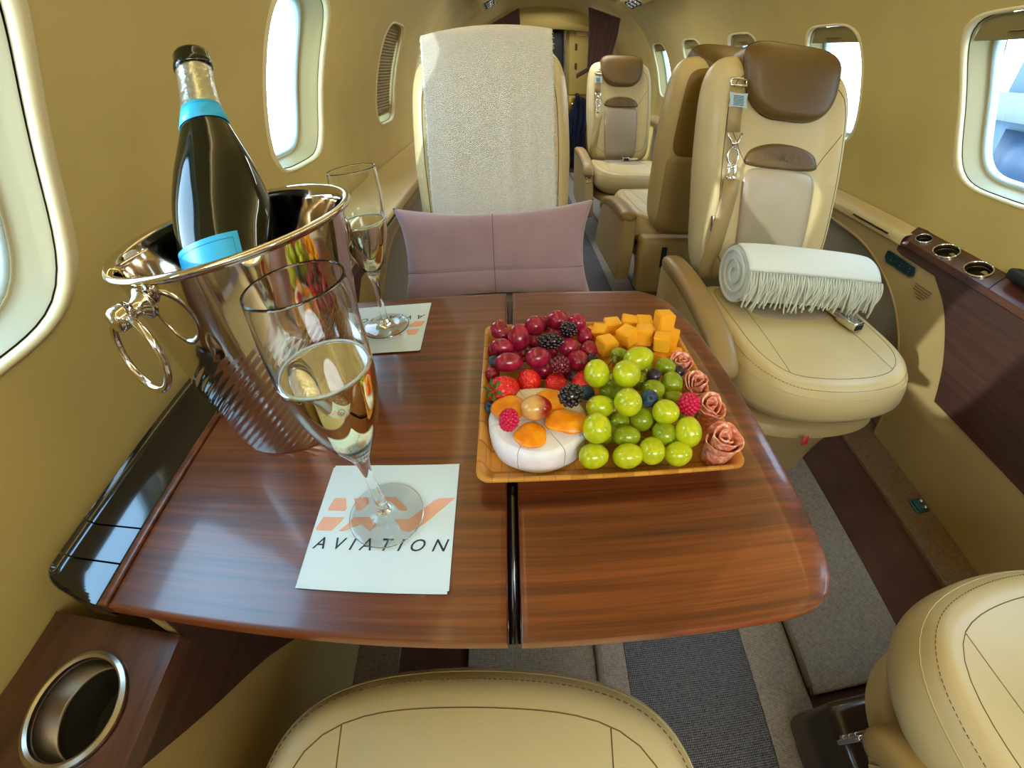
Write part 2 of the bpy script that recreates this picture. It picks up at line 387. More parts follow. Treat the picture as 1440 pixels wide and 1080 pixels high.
for side in (1, -1):
    g = G(); fl = side < 0
    def strip(y0, y1, s0, s1, nu, nv):
        g.grid([[wall_pt(side, y0+(y1-y0)*i/nu, s0+(s1-s0)*j/nv) for j in range(nv+1)] for i in range(nu+1)], flip=fl)
    strip(Y0, Y1, s_of(.3) if side > 0 else s_of(.3), SA, 30, 10); strip(Y0, Y1, SB, SCEIL, 30, 10)
    strip(Y0, Y1, 0, s_of(.3), 30, 2)
    cs = WIN[side]; edges = [Y0]+[(cs[i]+cs[i+1])/2 for i in range(len(cs)-1)]+[Y1]
    for wi, c in enumerate(cs):
        y0, y1 = edges[wi], edges[wi+1]; ln = LEAN.get((side, round(c, 3)), 0)
        # rays to the cell border, corners included
        angs = sorted([2*PI*k/72 for k in range(72)]+[math.atan2(b-SWC, a-c) % (2*PI) for a in (y0, y1) for b in (SA, SB)])
        outer = []; inner = []
        for a in angs:
            ca, sa = math.cos(a), math.sin(a)
            kx = ((y1-c)/ca if ca > 1e-9 else (y0-c)/ca if ca < -1e-9 else 1e9); ky = ((SB-SWC)/sa if sa > 1e-9 else (SA-SWC)/sa if sa < -1e-9 else 1e9)
            k = min(kx, ky); outer.append((c+ca*k, SWC+sa*k))
            dy, ds = rr(a, WHW, SWH); inner.append((c+dy+ln*ds/SWH, SWC+ds))
        def ring(t, out=0):   # t 0 inner .. 1 outer
            return [wall_pt(side, inner[i][0]*(1-t)+outer[i][0]*t, inner[i][1]*(1-t)+outer[i][1]*t, out) for i in range(len(angs))]
        rings = [ring(t) for t in (1, .85, .7, .55, .4, .28, .18, .1, .05)]
        g.grid(rings, wv=True, flip=not fl)
        nwin += 1
        wo = empty('window_%d' % nwin, wall_pt(side, c, SWC)); tag(wo, kind='structure')
        org = Vector(wo.location)
        def wr(hw, hh, out, n=4.2):
            return [tuple(Vector(wall_pt(side, c+rr(a, hw, hh, n)[0]+ln*rr(a, hw, hh, n)[1]/SWH, SWC+rr(a, hw, hh, n)[1], out))-org) for a in angs]
        # rolled lip round the opening
        L = G(); b = [tuple(Vector(p)-org) for p in ring(.05)]
        L.grid([b, wr(WHW+.004, SWH+.004, -.0025), wr(WHW, SWH, -.002), wr(WHW-.003, SWH-.003, .003), wr(WHW-.004, SWH-.004, .010)], wv=True, flip=not fl)
        L.done('window_lip', ['lip'], wo)
        L = G(); L.grid([wr(WHW-.003, SWH-.003, .008), wr(WHW-.0, SWH-.0, .02), wr(WHW-.006, SWH-.006, .022)], wv=True, flip=not fl); L.done('shade_slot', ['gap'], wo)
        L = G(); L.grid([wr(WHW-.0062, SWH-.0062, .010), wr(WHW-.008, SWH-.008, .014), wr(WHW-.016, SWH-.016, .05), wr(WHW-.022, SWH-.022, .058)], wv=True, flip=not fl); L.done('window_frame', ['reveal'], wo)
        L = G(); L.grid([wr(WHW-.022, SWH-.022, .056), wr(WHW-.026, SWH-.026, .054), wr(WHW-.031, SWH-.031, .06), wr(WHW-.033, SWH-.033, .075)], wv=True, flip=not fl); L.done('window_gasket', ['gasket'], wo)
        L = G(); P = [[tuple(Vector(wall_pt(side, c+rr(a, (WHW-.032)*k, (SWH-.032)*k)[0]+ln*rr(a, WHW-.032, (SWH-.032)*k)[1]/SWH, SWC+rr(a, (WHW-.032)*k, (SWH-.032)*k)[1], .068))-org) for a in angs] for k in (1, .75, .5, .25, .02)]
        L.grid(P, wv=True); L.done('glass', ['pane'], wo)
        # shade panel: stowed at the top on the right, drawn down pleated on the third window on the left
        closed = side < 0 and abs(c-1.83) < .01
        if side > 0 or closed:
            L = G(); top = SWC+SWH-.006; bot = (top-(.052)) if not closed else SWC-SWH+.03
            nz = 4 if not closed else 60
            P = []
            for i in range(13):
                yy = c+(WHW-.008)*.925*(i/6-1); row = []
                # follow the rounded corners at the top
                dy = abs(yy-c)/(WHW-.008); lim = (1-min(1, dy)**4.2)**(1/4.2)*(SWH-.008)
                for j in range(nz+1):
                    s_ = top-(top-bot)*j/nz; s_ = min(s_, SWC+lim); s_ = max(s_, SWC-lim)
                    o_ = .0165 if not closed else .0165+(.004 if j % 2 else 0)
                    row.append(tuple(Vector(wall_pt(side, yy+ln*(s_-SWC)/SWH, s_, o_))-org))
                P.append(row)
            L.grid(P); L.done('shade', ['shade'], wo, smooth=False)
            L = G(); hy = .032
            c_ = c+ln*.8; hp = [wall_pt(side, c_+a, bot+.018 + (b if abs(a) < hy else 0), o) for a, b, o in ((-hy-.006, 0, .012), (-hy, .009, .010), (hy, .009, .010), (hy+.006, 0, .012), (hy, -.009, .008), (-hy, -.009, .008))]
            hq = [wall_pt(side, c_+a, bot+.018 + (b if abs(a) < hy else 0), o) for a, b, o in ((-hy-.006, 0, .002), (-hy, .007, .002), (hy, .007, .002), (hy+.006, 0, .002), (hy, -.007, .002), (-hy, -.007, .002))]
            V = [tuple(Vector(p)-org) for p in hp+hq]
            L.add(V, [tuple(range(6)), tuple(range(11, 5, -1))]+[(i, (i+1) % 6, 6+(i+1) % 6, 6+i) for i in range(6)])
            L.done('shade_handle', ['latch'], wo, smooth=False)
    tag(g.done(wall_label[side], ['wall']), kind='structure')
g = G()
g.grid([[(CX+(2*j/40-1)*prof(SCEIL)[0], Y0+(Y1-Y0)*i/30, ZC+HB*(max(0, 1-(abs((2*j/40-1)*prof(SCEIL)[0])/HA)**NN))**(1/NN)) for j in range(41)] for i in range(31)])
tag(g.done('ceiling', ['headliner']), kind='structure')

# outer skin behind the lining so no daylight leaks round the joints
g = G()
for side in (1, -1):
    for s0, s1 in ((0, s_of(.66)), (s_of(1.12), SMAX)):
        g.grid([[wall_pt(side, Y0+(Y1-Y0)*i/2, s0+(s1-s0)*j/30, .085) for j in range(31)] for i in range(3)])
    cs = WIN[side]; eds = [Y0]+sum([[c-WHW+.01, c+WHW-.01] for c in cs], [])+[Y1]
    for k in range(0, len(eds), 2):
        g.grid([[wall_pt(side, eds[k]+(eds[k+1]-eds[k])*i/2, s_of(.64)+(s_of(1.14)-s_of(.64))*j/10, .085) for j in range(11)] for i in range(3)])
tag(g.done('wall_outer', ['recess']), kind='structure')

# floor: every strip at its place across the cabin
g = G(); g.box(-.52, 1.19, Y0, Y1, -.06, -.004); tag(g.done('floor', ['carpet_b'], smooth=False), kind='structure')
def strip_floor(name, x0, x1, mt, z=.004, y0=Y0, y1=Y1, bev=.002):
    g = G(); g.box(x0, x1, y0, y1, -.004, z, bev=bev); o = g.done(name, [mt], smooth=False); tag(o, kind='structure'); return o
strip_floor('floor_carpet_side', -.52, -.247, 'carpet_d', .006)
strip_floor('floor_carpet_center', -.112, .187, 'carpet_l', .008)
strip_floor('floor_carpet_aisle', .428, .528, 'carpet_l', .008)
strip_floor('floor_carpet_panel', .536, .79, 'carpet_l', .016, .075, 3.9, .006)
strip_floor('floor_carpet_wall', .985, 1.19, 'carpet_d', .010)
for x in (.532, .135):
    g = G(); g.tube([(x, y, .015) for y in np.linspace(.09, 3.9, 30)], .006); tag(g.done('trim_%d' % (1 if x > .3 else 2), ['piping']), kind='structure')
g = G(); g.box(.187, .428, Y0, 3.2, 0, .007, bev=.003)
tag(g.done('aisle_runner', ['mat_d'], smooth=False), 'dark grey woven runner mat along the middle of the aisle', 'mat')
# latch in the wall carpet
e = tag(empty('floor_latch', (1.067, .441, .010)), 'small teal plastic latch set in the carpet beside the right wall', 'latch')
g = G(); g.box(-.024, .024, -.022, .022, 0, .006, bev=.004); g.done('base', ['teal'], e)
g = G(); g.box(-.018, .004, -.016, .016, .004, .012, bev=.003); g.done('lever', ['teal'], e)
for s_ in (-1, 1):
    g = G(); g.lathe([(0, .012), (.0045, .012), (.0045, .004)], 16); g.done('screw', ['chrome'], e, loc=(.013, .01*s_, 0))

# ------------------------------------------------------------ side consoles
def arc_pts(ctrl, n=24):
    """catmull-rom through control points"""
    P = [Vector(c+(0,)) for c in ctrl]; out = []
    for i in range(len(P)-1):
        p0, p1, p2, p3 = P[max(i-1, 0)], P[i], P[i+1], P[min(i+2, len(P)-1)]
        for k in range(n):
            t = k/n; q = .5*((2*p1)+(-p0+p2)*t+(2*p0-5*p1+4*p2-p3)*t*t+(-p0+3*p1-3*p2+p3)*t**3); out.append((q.x, q.y))
    out.append((P[-1].x, P[-1].y)); return out
ARC = arc_pts([(1.28, .485), (1.10, .470), (.985, .430), (.885, .370), (.805, .285), (.755, .20), (.725, .10), (.705, .012)], 8)
def console(side, xf, lab):
    """panel face at x=xf, reaching the wall behind"""
    xb = CX+side*(HA-.004)
    e = tag(empty('side_console', (xf, .35, 0)), lab, 'console', 'side consoles')
    o = Vector(e.location)
    def fin(g, nm, mt, parent=e, sm=False):
        ob_ = g.done(nm, mt, parent, sm); ob_.data.transform(Matrix.Translation(-o)); return ob_
    g = G()
    def edge_x(t): return xf
    poly = [(3.85, .535), (3.85, .485)]+ARC+[(-.9, .012), (-.9, .535)] if side > 0 else [(3.85, .531), (3.85, .485)]+ARC+[(-.9, .012), (-.9, .492), (.088, .492), (.090, .531)]
    g.prism(poly, 0, xf, xf+side*.012)
    shade_auto(fin(g, 'panel', ['leather_tan']), 30)
    # rolled edge round the cut-out
    g = G(); g.tube([(xf+side*.006, y, z) for y, z in ARC], .008, 10); fin(g, 'edge_trim', ['leather_tan'], sm=True)
    # recess lining
    g = G(); g.prism([(3.85, .49), (3.85, .012), (.6, .012), (.6, .49)], 0, xb-side*.002, xb-side*.008); fin(g, 'recess_lining', ['recess'])
    # padded ledge
    g = G(); w = abs(xb-xf)
    def ledge(y0, y1, z=.535):
        P = []
        for i in range(25):
            y = y0+(y1-y0)*i/24
            P.append([(xf+side*(-.012), y, z-.012), (xf-side*.014, y, z+.004), (xf-side*.008, y, z+.016), (xf+side*w*.3, y, z+.022), (xf+side*w*.98, y, z+.036)])
        g.grid(P)
    ledge(.945, 3.86); fin(g, 'ledge', ['leather'], sm=True)
    g = G(); g.box(min(xf-side*.0175, xf-side*.002), max(xf-side*.0175, xf-side*.002), 1.0, 1.16, .534, .5385); fin(g, 'slot', ['gap'])
    # dark wood inlay
    up = arc_pts([(.835, .520), (.79, .487), (.742, .450), (.70, .400), (.655, .331), (.628, .275), (.612, .235)], 6)
    lo = arc_pts([(.185, .235), (.157, .273), (.11, .335), (.039, .407), (-.015, .467), (-.06, .520)], 6)
    if side < 0: lo = [(y_, min(z_, .490)) for y_, z_ in lo]; up = [(.12, .520), (.092, .520), (.088, .490)][::-1][:0]+up; lo = lo+[(.088, .490), (.092, .520)]
    if side < 0: lo = [(y_, min(z_, .531)) for y_, z_ in lo]
    g = G(); g.prism(up+lo, 0, xf-side*.003, xf+side*.004); fin(g, 'wood_inlay', ['wood_v'])
    y_n = -.9 if side > 0 else .092
    g = G(); g.prism([(.955, .524), (.955, .506), (.93, .50), (y_n, .50), (y_n, .524)], 0, xf-side*.006, xf+side*.006); fin(g, 'wood_edge', ['wood_v'])
    return e, fin
eR, finR = console(1, 1.10, 'beige console under the right windows with dark wood inlay and cup holders')
eL, finL = console(-1, -.33, 'beige console under the left windows beside the table with dark wood inlay')
# right console: wooden top plate tilted to the wall
def top_plate(fin, side, xf, y0, y1, z0, z1, xw, holes, name='wood_top', round_far=True):
    """plate between inner edge xf (z0) and wall xw (z1) with round cup wells"""
    g = G(); ys = np.linspace(y0, y1, 60); P = []
    def Z(x): return z0+(z1-z0)*(x-xf)/(xw-xf)
    xs = np.linspace(xf, xw, 14)
    for y in ys:
        k = 1.0
        if round_far and y > y1-.05: k = math.sqrt(max(0, 1-((y-(y1-.05))/.05)**2))
        mid = (xf+xw)/2
        row = [(xf, y, Z(xf)-.018)]+[(mid+(x-mid)*(k*.5+.5) if x > mid*0 else x, y, Z(x)) for x in xs]+[(xw, y, Z(xw)-.018)]
        P.append(row)
    g.grid(P); b = len(g.v); g.add(P[-1], [tuple(range(len(P[-1])))]); g.add(P[0], [tuple(range(len(P[0])))])
    o = shade_auto(fin(g, name, ['wood_v' if False else 'wood_top'], sm=True), 40); return o
M['wood_top'] = mat_wood('wood_top', (40, 20, 16), (70, 38, 30), (92, 54, 42), scale=(40, 3, 40), coat=.7, rough=.3)
top_plate(finR, 1, 1.088, -.9, .955, .545, .578, 1.154, [])
top_plate(finL, -1, -.318, .655, .955, .545, .575, -.487, [])
top_plate(finL, -1, -.322, -.9, .086, .50, .505, -.487, [], round_far=False)
def cup_holder(fin, x, y, z, r, tilt, deep=.055, lab=None):
    M4 = Matrix.Translation((x, y, z)) @ Matrix.Rotation(tilt, 4, 'Y')
    g = G(); g.lathe([(r*1.12, .0005), (r*1.12, .003), (r*1.04, .0042), (r*1.0, .003), (r*.985, 0)], 48, 0, M4)
    parent = fin(g, 'cup_ring', ['chrome'], sm=True)
    return parent, M4
wells = []
M['rubber'] = mat_simple('rubber_grit', (26, 26, 28), .45, bump=1.0, bscale=900)
def cup_well(fin, x, y, z, r, tilt, deep, side, dark=False):
    """a real well: shown as a dark steel cup standing proud of the plate by its ring"""
    M4 = Matrix.Translation((x, y, z)) @ Matrix.Rotation(tilt, 4, 'Y')
    g = G(); g.lathe([(r*1.15, .0002), (r*1.15, .003), (r*1.06, .0045), (r, .003), (r*.97, -deep*.35), (r*.95, -deep*.36), (r*.93, -deep*.4), (r*.9, -deep), (r*.6, -deep*1.02), (0, -deep*1.02)], 64, 0, M4, mfun=lambda i, j: 0 if j < 3 else 2 if j < 7 else 1)
    return shade_auto(fin(g, 'cup_holder', ['chrome' if dark else 'steel_b', 'rubber', 'cup_dark' if dark else 'steel_b'], sm=True), 50)
# cut the plates for the wells
def cut_hole(o, base, x, y, r):
    bm = bmesh.new(); bm.from_mesh(o.data)
    # dense local remesh is avoided: faces whose centre is inside the ring go, ring covers the ragged edge
    cut = []
    for k in range(32):
        a = 2*PI*k/32; n_ = Vector((math.cos(a), math.sin(a), 0)); co = Vector((x, y, 0))-base+n_*r
        near = [f for f in bm.faces if abs(f.normal.z) > .5 and (f.calc_center_median().xy-(Vector((x, y, 0))-base).xy).length < r*2.4]
        geo = list(set(near)) + list(set(e for f in near for e in f.edges)) + list(set(v for f in near for v in f.verts))
        bmesh.ops.bisect_plane(bm, geom=geo, plane_co=co, plane_no=n_, dist=1e-6)
    dl = [f for f in bm.faces if abs(f.normal.z) > .5 and (f.calc_center_median().xy-(Vector((x, y, 0))-base).xy).length < r*1.0]
    bmesh.ops.delete(bm, geom=dl, context='FACES'); bm.to_mesh(o.data); bm.free()
for o in list(eR.children):
    if o.name.startswith('wood_top'):
        for y in (.825, .722, .905): cut_hole(o, Vector(eR.location), 1.119, y, .0285 if y < .9 else .019)
for o in list(eL.children):
    if o.name.startswith('wood_top'):
        if max(v.co.y for v in o.data.vertices)+.35 > .5: cut_hole(o, Vector(eL.location), -.385, .765, .034)
        else: cut_hole(o, Vector(eL.location), -.395, .010, .041)
tl = -math.atan2(.035, .07)
M['cup_dark'] = mat_simple('cup_dark', (96, 88, 66), .3, metal=1)
for y_, r_ in ((.825, .029), (.722, .029), (.905, .0195)): cup_well(finR, 1.119, y_, .5612, r_, tl, .024, 1, True)
cup_well(finL, -.385, .765, .559, .034, math.atan2(.03, .17), .055, -1); cup_well(finL, -.395, .010, .5035, .042, math.atan2(.005, .165), .07, -1)
g = G(); g.tube([(1.087+.070*i/10, .655+.012*math.sin(i/10*PI/2), .5455+.0350*i/10) for i in range(11)], .0013, 6); finR(g, 'lid_split', ['gap'])
# switch panels and placard
for fin, side, xf in ((finR, 1, 1.10), (finL, -1, -.33)):
    X = xf-side*.004
    y0, y1 = (.862, .985)
    g = G(); g.prism([(y0+.012, .458), (y0, .468), (y0, .486), (y0+.006, .494), (y1-.004, .494), (y1, .488), (y1, .470), (y1-.012, .458)], 0, X-side*.001, X+side*.006); rim_ = fin(g, 'switch_panel', ['chrome'])
    g = G(); g.prism([(y0+.0145, .461), (y0+.003, .470), (y0+.003, .485), (y0+.008, .4915), (y1-.006, .4915), (y1-.003, .486), (y1-.003, .472), (y1-.0145, .461)], 0, X-side*.003, X); fin(g, 'switch_face', ['panel_blue'])
    for k in range(3):
        yy = y0+.022+k*.036
        g = G()
        g.box(min(X-side*.0034, X-side*.005), max(X-side*.0034, X-side*.005), yy-(.012 if k == 1 else .006), yy+(.012 if k == 1 else .006), .4735, .4815, bev=.0006); fin(g, 'button', ['black_matte' if k == 1 else 'panel_blue'])
        g = G(); g.tube([(X-side*.0034, yy+.005*math.cos(a), .477+.0045*math.sin(a)) for a in np.linspace(0, 2*PI, 12, endpoint=False)], .0004, 5, closed=True); fin(g, 'icon', ['white_ink'])
for k, (a, b) in enumerate(((0, 1), (.04, .97), (.02, .93), (.2, .82), (.36, .66))):
    g = G(); yy = .848-a*.062; n = 9
    for q in range(n):
        ya = .848-.062*(a+(b-a)*q/n); yb = ya-.062*(b-a)/n*.72
        g.box(1.0955, 1.0965, yb, ya, .4545-.0075*k, .4575-.0075*k)
    finR(g, 'placard_line', ['stitch'])

# speaker / reading light mounted behind the right plate and the phone like handset on it
e = tag(empty('handset', (1.130, .610, .580), (0, 0, 0)), 'black handset lying on the right console top near the frame edge', 'handset')
g = G(); g.box(-.022, .022, -.045, .045, -.004, .022, bev=.008); g.done('body', ['black_matte'], e)
g = G(); g.box(-.018, .004, -.062, -.046, -.006, .008, bev=.002); g.done('clip', ['chrome'], e)

# ------------------------------------------------------------ table
e = tag(empty('folding_table', (-.05, .34, TT)), 'glossy dark wood folding table with two leaves and a black gap between', 'table')
def leaf(poly, name, crown=0.0):
    # resample, then stack rings offset inward; the crown lowers the outer right margin a little
    P = [Vector((x+.05, y-.34)) for x, y in poly]; out = []
    for a_, b_ in zip(P, P[1:]+P[:1]):
        m = max(1, int((b_-a_).length/.012)); out += [a_.lerp(b_, k/m) for k in range(m)]
    P = out; n = len(P); area_ = sum(P[i].x*P[(i+1) % n].y-P[(i+1) % n].x*P[i].y for i in range(n))
    if area_ < 0: P.reverse()
    N_ = []
    for i in range(n):
        t = (P[(i+1) % n]-P[i-1]).normalized(); N_.append(Vector((t.y, -t.x)))
    for _ in range(3): N_ = [(N_[i-1]+N_[i]*2+N_[(i+1) % n]).normalized() if abs(P[i].x-.0465) > .004 and abs(P[i].x-.0365) > .004 and abs(P[i].x+.32) > .004 else N_[i] for i in range(n)]
    W_ = [crown*sstep(.15, .9, N_[i].x) for i in range(n)]
    def ring(d, z):
        de = [d if d <= .006 else .006+(d-.006)*(W_[i] if crown else 0) for i in range(n)]
        return [(P[i].x-N_[i].x*de[i], P[i].y-N_[i].y*de[i], z-W_[i]*3.4*max(0, .044-d)**2) for i in range(n)]
    ds = [(.003, 0), (.006, 0)]+([(.011, 0), (.017, 0), (.024, 0), (.032, 0), (.040, 0), (.045, 0)] if crown else [])
    rings = [ring(.003, -.016), ring(.0008, -.0152), ring(0, -.0135), ring(0, -.0028), ring(.0008, -.0008)]+[ring(*q) for q in ds]
    g = G(); m_ = len(rings); g.grid([[rings[j][i] for j in range(m_)] for i in range(n)], wu=True, mfun=lambda i, j: 1 if j < 4 else 0)
    b0 = len(g.v); g.add(rings[-1], [tuple(range(n))], 0); g.add(rings[0], [tuple(reversed(range(n)))], 1)
    o = g.done(name, ['wood_l', 'wood_edge'], e); bm = bmesh.new(); bm.from_mesh(o.data); bmesh.ops.remove_doubles(bm, verts=bm.verts[:], dist=1e-5); bm.to_mesh(o.data); bm.free()
    shade_auto(o, 25); return o
def bow(x): return .5975-.006*((x+.05)/.3)**2
L1 = [(-.370, .087), (-.0135, .087), (-.0135, bow(0))]+[(x, bow(x)) for x in np.linspace(-.03, -.33, 12)]+[(-.352, .588), (-.364, .575), (-.370, .555)]
leaf(L1, 'leaf')
R1 = [(-.0035, .0865), (.08, .087), (.15, .0865), (.209, .0865), (.232, .0895), (.249, .098), (.260, .113), (.2655, .135), (.268, .168), (.2695, .24), (.269, .332), (.2665, .415), (.261, .488), (.254, .533), (.243, .566), (.226, .587), (.20, .597), (.17, bow(.1)), (.08, bow(.05)), (-.0035, bow(0))]
leaf(R1, 'leaf', .75)
g = G(); g.box(-.013+.05, -.004+.05, .09-.34, .592-.34, -.016, -.012); g.done('hinge', ['black'], e)
g = G(); g.box(-.075+.05, .065+.05, .12-.34, .40-.34, -.055, -.018, bev=.006); g.box(-.062+.05, .052+.05, .117-.34, .40-.34, -.066, -.055, bev=.003, mi=1); g.done('support_arm', ['black_matte', 'leather_tan'], e)
g = G(); g.box(-.31+.05, -.04+.05, .28-.34, .36-.34, -.05, -.02, bev=.006); g.done('slide_bar', ['black_matte'], e)
g = G(); g.box(-.382+.05, -.3715+.05, .087-.34, .56-.34, -.016, .0015, bev=.002); g.done('side_rail', ['wood_l'], e)
# black stowage lid along the wall
e = tag(empty('table_stowage_lid', (-.42, .3, .53)), 'long glossy black lid between the table and the left wall, with tiny printed text', 'lid')
def lid(y0, y1, name, near=False):
    g = G(); P = []
    n = 14
    for i in range(n+1):
        y = y0+(y1-y0)*i/n; k = 1
        if near: k = math.sqrt(max(0, 1-(max(0, (y0+.03-y))/.03)**2))
        xl = -.388-(.077)*max(.25, k) if near else -.465
        P.append([(-.385, y, .52), (-.385, y, .545), (-.388, y, .5475), (xl+.012, y, .5475), (xl+.003, y, .552), (xl, y, .556), (xl-.004, y, .554), (xl-.006, y, .52)])
    g.grid(P); g.add(P[0], [tuple(range(8))]); g.add(P[-1], [tuple(range(8))])
    o = g.done(name, ['black'], e); o.data.transform(Matrix.Translation(-Vector(e.location))); shade_auto(o, 50)
lid(.088, .128, 'end_cap', True); lid(.130, .168, 'lid_section'); lid(.170, .60, 'lid_section')
for k, (a, b) in enumerate(((0, .10), (.004, .085))):
    g = G(); n = 16
    for q in range(n):
        ya = .372+(.085)*(q/n)+.01*k; g.box(-.403-.009*k, -.399-.009*k, ya, ya+.0034, .5476, .5479)
    o = g.done('printed_line', ['white_ink'], e, smooth=False); o.data.transform(Matrix.Translation(-Vector(e.location)))

# ------------------------------------------------------------ napkins
def napkin(cx, cy, rz, lab, flip=False):
    e = empty('paper_napkin', (cx, cy, TT+.0008), (0, 0, rz)); tag(e, lab, 'napkin', 'printed napkins on the table')
    g = G(); n = 14; h = .0635
    for lay in range(2):
        P = []
        for i in range(n+1):
            row = []
            for j in range(n+1):
                x = -h+2*h*i/n; y = -h+2*h*j/n
                z = .0006*lay+.0004+.0012*(max(0, abs(x)/h-.75)+max(0, abs(y)/h-.75))*(1 if lay else .2)*(1+math.sin(5*x/h+3*lay))*.4
                row.append((x-(.0015 if not lay else 0), y-(.0022 if not lay else 0), z))
            P.append(row)
        g.grid(P)
    g.done('paper', ['napkin'], e)
    # printed emblem: pieces traced in napkin coordinates (-1..1)
    def pc(pts, nm='emblem'):
        g = G(); g.prism([(x*h, y*h) for x, y in pts], 2, .0012, .0014); g.done(nm, ['ink_o'], e, smooth=False)
    def U(px, py):   # unit-square helper: px 0..1 from the left, py 0..1 from the top
        return (px*2-1, 1-py*2)
    pc([U(.085, .31), U(.17, .31), U(.20, .40), U(.19, .42), U(.06, .42), U(.055, .40)])
    pc([U(.04, .475), U(.20, .475), U(.19, .50), U(.13, .585), U(.015, .585), U(.01, .57)])
    pc([U(.235, .31), U(.345, .31), U(.37, .36), U(.32, .42), U(.285, .42)])
    pc([U(.285, .475), U(.40, .475), U(.46, .53), U(.42, .585), U(.345, .53), U(.22, .585), U(.19, .585)])
    pc([U(.44, .31), U(.56, .31), U(.655, .40), U(.655, .42), U(.60, .42)])
    pc([U(.58, .49), U(.68, .49), U(.84, .33), U(.88, .31), U(.99, .31), U(.78, .53), U(.70, .585), U(.64, .575)])
    text('lettering', 'AVIATION', .0165, 'ink_n', e, Matrix.Translation((-.001, -.024, .0013)) @ Matrix.Scale(1, 4), .0001, .32, 1.72)
    return e
napkin(-.122, .190, math.radians(.3), 'white paper napkin with orange emblem nearest the camera, under the front glass')
napkin(-.194, .507, math.radians(181.5), 'white paper napkin with orange emblem upside down, beside the steel bucket')

# ------------------------------------------------------------ flutes
def flute(cx, cy, lab, level):
    e = tag(empty('champagne_flute', (cx, cy, TT+.0032)), lab, 'glass', 'champagne flutes on napkins')
    H = .2236
    outer = [(0, 0), (.0325, 0), (.0338, .0008), (.0335, .0018), (.028, .0028), (.016, .0045), (.0085, .007), (.0058, .011), (.0048, .018), (.0043, .035), (.0042, .055), (.0048, .068), (.0072, .080), (.0125, .092), (.0195, .107), (.0255, .124), (.0298, .145), (.0315, .165), (.0316, .185), (.0306, .205), (.0296, H-.0008), (.0292, H)]
    inner = [(.0286, H), (.0283, H-.0008), (.0294, .205), (.0303, .185), (.0302, .165), (.0285, .145), (.0242, .124), (.018, .107), (.011, .094), (.005, .086), (0, .0835)]
    def fine(p, k=4):
        q = arc_pts(p, k); return q
    prof_ = fine(outer[1:])+fine(inner)
    g = G(); g.lathe([(0, 0), (.010, 0), (.022, 0), (.030, 0), (.0318, 0)]+[(max(0, r), z) for r, z in prof_], 64); g.done('glass_body', ['glass'], e)
    inn = [(r, z) for r, z in fine(inner, 6) if z < level]; r0 = inn[0][0]
    g = G(); g.lathe([(0, level-.0003), (r0*.93, level-.0003), (r0+.0002, level)]+[(r+.0003 if r > .0008 else 0, z-.0002) for r, z in inn], 64); g.done('wine', ['wine'], e)
    g = G(); g.tube([((r0-.0012)*math.cos(a), (r0-.0012)*math.sin(a), level+.0003) for a in np.linspace(0, 2*PI, 64, endpoint=False)], .0009, 6, closed=True); g.done('bubble_ring', ['foam'], e)  # pale ring painted in as the bright highlight of the meniscus
    g = G()
    for k in range(26):
        a = random.uniform(0, 2*PI); rr_ = random.uniform(0, .016); zz = random.uniform(.105, level-.004)
        g.lathe([(0, -.0005), (.0004, -.00025), (.0005, 0), (.0004, .00025), (0, .0005)], 6, 0, Matrix.Translation((rr_*math.cos(a), rr_*math.sin(a), zz)))
    g.done('bubbles', ['foam'], e)
flute(-.120, .196, 'champagne flute nearest the camera, over half full of pale wine', .166)
flute(-.188, .508, 'champagne flute farther from the camera, between the bucket and the mauve pillow', .158)

# ------------------------------------------------------------ bucket
bc = Vector((-.262, .355, TT+.0008))
e = tag(empty('champagne_bucket', bc), 'polished steel champagne bucket with ring handle and swirled base on the table', 'bucket')
def bucket_r(z): return .085+(.109-.085)*(z/.215)**.9
g = G(); P = []; nA = 400; nZ = 90
for i in range(nA):
    a = 2*PI*i/nA; row = []
    for j in range(nZ+1):
        z = .215*j/nZ; k = (1-sstep(.085, .15, z))*sstep(0, .008, z)
        w = abs(math.sin(26*(a-z*13)))
        r = bucket_r(z)+k*.0016*(w-.6); row.append((r*math.cos(a), r*math.sin(a), z))
    P.append(row)
g.grid(P, wu=True)
g.lathe([(bucket_r(.215), .215), (.1115, .217), (.1165, .2192), (.1172, .222), (.115, .2243), (.1105, .2235), (.1078, .219), (.1062, .21), (.095, .10), (.081, .006), (.06, .004), (0, .004)], 128)
g.lathe([(bucket_r(0), 0), (.08, -.0006), (0, -.0006)], 96)
g.done('bucket_body', ['steel'], e)
for sa in (math.radians(-107), math.radians(73)):
    ca, sn = math.cos(sa), math.sin(sa); zc = .199; r0 = bucket_r(zc)
    R = Matrix.Translation((r0*ca, r0*sn, zc)) @ Matrix.Rotation(sa, 4, 'Z')
    g = G(); g.lathe([(0, 0), (.0145, 0), (.0135, .002), (.009, .005), (.0065, .010), (.0065, .016), (.010, .018)], 32, 0, R @ Matrix.Rotation(PI/2, 4, 'Y'))
    g.lathe([(0, .012), (.0085, .0125), (.0105, .015), (.0105, .026), (.0085, .029), (0, .030)], 32, 0, R @ Matrix.Rotation(PI/2, 4, 'Y')); k_ = g.done('lug', ['steel'], e)
    g = G(); rg = .033
    pts = [R @ Vector((.020+(.004)*(1-math.cos(a)), rg*math.sin(a), -rg-.004+rg*math.cos(a)+.004)) for a in np.linspace(0, 2*PI, 64, endpoint=False)]
    g.tube(pts, .0033, 12, closed=True); g.done('ring_handle', ['steel'], e)

